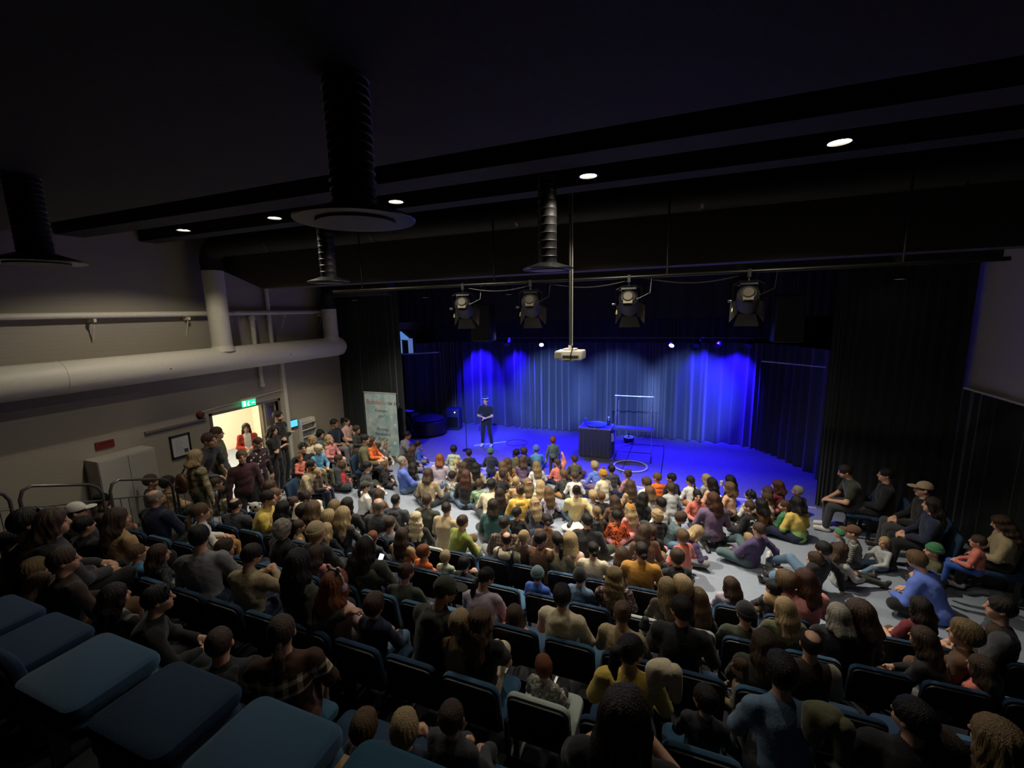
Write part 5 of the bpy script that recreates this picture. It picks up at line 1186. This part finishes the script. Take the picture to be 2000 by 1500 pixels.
    if 'num' in xs:
        me = text_mesh('22', .26, 'number'); bm = bmesh.new(); bm.from_mesh(me); bmesh.ops.triangulate(bm, faces=bm.faces); bmesh.ops.subdivide_edges(bm, edges=bm.edges, cuts=2); bm.to_mesh(me); bm.free()
        from mathutils.bvhtree import BVHTree
        tm = a['top']; bv = BVHTree.FromPolygons([v_.co for v_ in tm.vertices], [p.vertices for p in tm.polygons]); cz = J['chest'][2]
        for v_ in me.vertices:
            hx, hz, lift = v_.co.x, v_.co.y+cz, .004+(.001 if v_.co.z > 0 else 0); hit = bv.ray_cast(Vector((hx, -.6, hz)), Vector((0, 1, 0))); v_.co = Vector((hx, (hit[0].y if hit[0] else -.12)-lift, hz))
        n = sub('shirt_number', me, M('number_white', 'd8d5cb', .7), e)
    if 'lanyard' in xs: MB().tube([(-.06, .1, 1.32), (-.02, .145, 1.1), (0, .15, 1.0), (.02, .145, 1.1), (.06, .1, 1.32)], .005, 5).box(-.035, .035, .148, .152, .9, 1.0).build('lanyard', M('lanyard_white', 'd8d5cb', .6), e)
    if 'watch' in xs: w = J['wr']; MB().lathe([(.04, -.012), (.04, .012)], tuple(w-J['hdr']*.02), 12, 'z').build('watch', m_blackm, e, True)
    if 'phone' in xs:
        mid = (Vector(J['wr'])+Vector(J['wl']))/2+Vector((0, .09, .05)); wp = Vector(base)+Rz @ (mid*s)
        ph = empty('phone', wp, math.radians(-yaw), 'lit phone held by '+r['label'].split(',')[0].split(' in the')[0].split(' sitting')[0], 'phone'); ph.rotation_euler = (math.radians(-35), 0, math.radians(-yaw))
        MB().slab(rrect(.075, .15, .01, 3, -.075), .009, .002).build('case', m_blackm, ph, True); MB().box(-.034, .034, -.0055, -.0046, -.068, .068).build('screen', M('phone_screen', '223355', .2, emit='cfe0ff', estr=1.6), ph)
    if 'backpack' in xs:
        bp = empty('backpack', Vector(base)+Rz @ (Vector((-.04, -.22, 1.02))*s), math.radians(-yaw), 'brown leather backpack on the person in checked jacket', 'bag'); ml = M('brown_leather', '4a2f1c', .5, .2, 40, .2)
        sub('body', sdf('bag_body', [('el', V3(0, 0, .12), (.15, .08, .17), None, .02), ('el', V3(0, -.04, .05), (.11, .06, .09), None, .03)], .012, .6, lambda G: .004*wob(G, 40, 40)), ml, bp)
        MB().tube([(-.1, .06, .25), (-.12, .16, .38), (-.13, .22, .3)], .014, 6).build('strap', ml, bp, True); MB().tube([(.1, .06, .25), (.14, .16, .38), (.15, .22, .3)], .014, 6).build('strap', ml, bp, True); MB().box(-.1, .1, -.105, -.095, .1, .115).build('zip', m_metal, bp)
    if row in 'kr': put_chair('navy', base.x, base.y, 0, math.radians(-yaw), 'navy chair under the '+r['label'].split(' seated')[0]+(' by the left wall' if row == 'k' else ' by the right curtain'), 'chairs along the '+('left wall' if row == 'k' else 'right curtain'))
    r['base'] = base; return e
import time as _t
_t0 = _t.time()
for r in recs: person(r)
print('PEOPLE', len(recs), 'archetypes', len(_arch), 'time', round(_t.time()-_t0, 1))
# ------------------------------------------------------------------ loose things among the audience
def coat(name, label, u, v, z, mat, rz=0.0, size=1.0, y=None):
    p = ony(u, v, y) if y else onz(u, v, z); e = empty(name, p, rz, label, 'coat')
    b = sub('draped_body', sdf('coat_body', [('el', V3(0, 0, .02), (.19*size, .07, .17*size), None, .05), ('el', V3(.06*size, -.03, .12*size), (.1*size, .06, .08*size), None, .05), ('el', V3(-.09*size, -.02, -.08*size), (.09*size, .05, .16*size), None, .05)], .012, .6, lambda G: .012*wob(G, 51, 38)+.005*wob(G, 52, 80)), mat, e)
    sub('sleeve', sdf('coat_sleeve', [('rc', V3(.15*size, -.03, .05), V3(.17*size, -.05, -.2*size), .055, .04, .03)], .012, .7, lambda G: .006*wob(G, 53, 60)), mat, e); return e
coat('draped_coat', 'cream padded coat draped beside the person in golden yellow sweater', 1290, 1318, 0, top_mat('cream'), .2, .5, 2.62)
coat('draped_coat', 'olive fur-trimmed coat bundled on a seat at the lower right', 1610, 1412, 0, top_mat('olive'), -.4, .55, 2.5)
bg = empty('cow_face_bag', ony(498, 990, 4.75), math.radians(20), 'small white bag with black spots beside person in dark jacket', 'bag')
sub('body', sdf('bag', [('el', V3(0, 0, 0), (.1, .06, .085), None, .02), ('el', V3(.09, 0, .06), (.03, .015, .02), None, .01), ('el', V3(-.09, 0, .06), (.03, .015, .02), None, .01)], .01, .8), M('bag_white', 'd8d6cf', .8), bg)
for x, z in ((-.04, .02), (.045, .025), (0, -.045)): MB().lathe([(.018, -.064), (.02, -.05)], (x, 0, z), 12, 'y').build('spot', m_blackm, bg, True)
MB().tube([(-.06, 0, .08), (-.03, 0, .2), (.03, 0, .2), (.06, 0, .08)], .006, 6).build('strap', m_blackm, bg, True)
def cup(u, v, z, label):
    e = empty('paper_cup', onz(u, v, z), 0, label, 'cup', 'white cups'); MB().lathe([(.028, -.05), (.038, .05), (.034, .05), (.026, -.044)], n=16).build('cup_wall', M('cup_white', 'e8e6e0', .5), e, True); MB().tube([(.037*math.cos(a), .037*math.sin(a), .05) for a in np.linspace(0, 6.283, 17)[:-1]], .003, 5, True).build('rim', M('cup_white', 'e8e6e0', .5), e)
cup(1409, 944, .5, 'white cup held by person in black top at the stage edge')
for u, v, z, l in ((1020, 1256, .93, 'dark sneaker with white sole stretched into the aisle'), (1272, 1226, 1.0, 'black and white sneaker resting on a pale chair')):
    e = empty('sneaker', onz(u, v, z), math.radians(-60), l, 'shoe'); sub('upper', sdf('sneaker', [('rc', V3(0, -.09, .03), V3(0, .11, .01), .042, .036, .02), ('rc', V3(0, -.08, .04), V3(0, -.07, .1), .04, .04, .03)], .01, .7), M('sneaker_dark', '2a2c30', .7), e); MB().slab(rrect(.085, .27, .04, 4, -.13), .025, .008, lambda x, y, zz: (x, zz, y-.03)).build('sole', M('sole_white', 'd8d6cf', .6), e, True)
hg = empty('paper_bag', onz(1118, 1030, .08), .3, 'crumpled white paper bag with dark shoe on the floor amid the crowd', 'bag')
sub('body', sdf('paper', [('el', V3(0, 0, 0), (.22, .16, .06), None, .03), ('el', V3(.1, .03, .04), (.08, .08, .05), None, .03)], .014, .7, lambda G: .012*wob(G, 61, 50)), M('paper_bag_white', 'cfccc2', .8), hg)
sub('dark_shoe', sdf('shoe', [('rc', V3(-.08, -.08, .08), V3(-.02, .06, .1), .04, .035, .02)], .012, .7), M('sneaker_dark', '2a2c30', .7), hg)
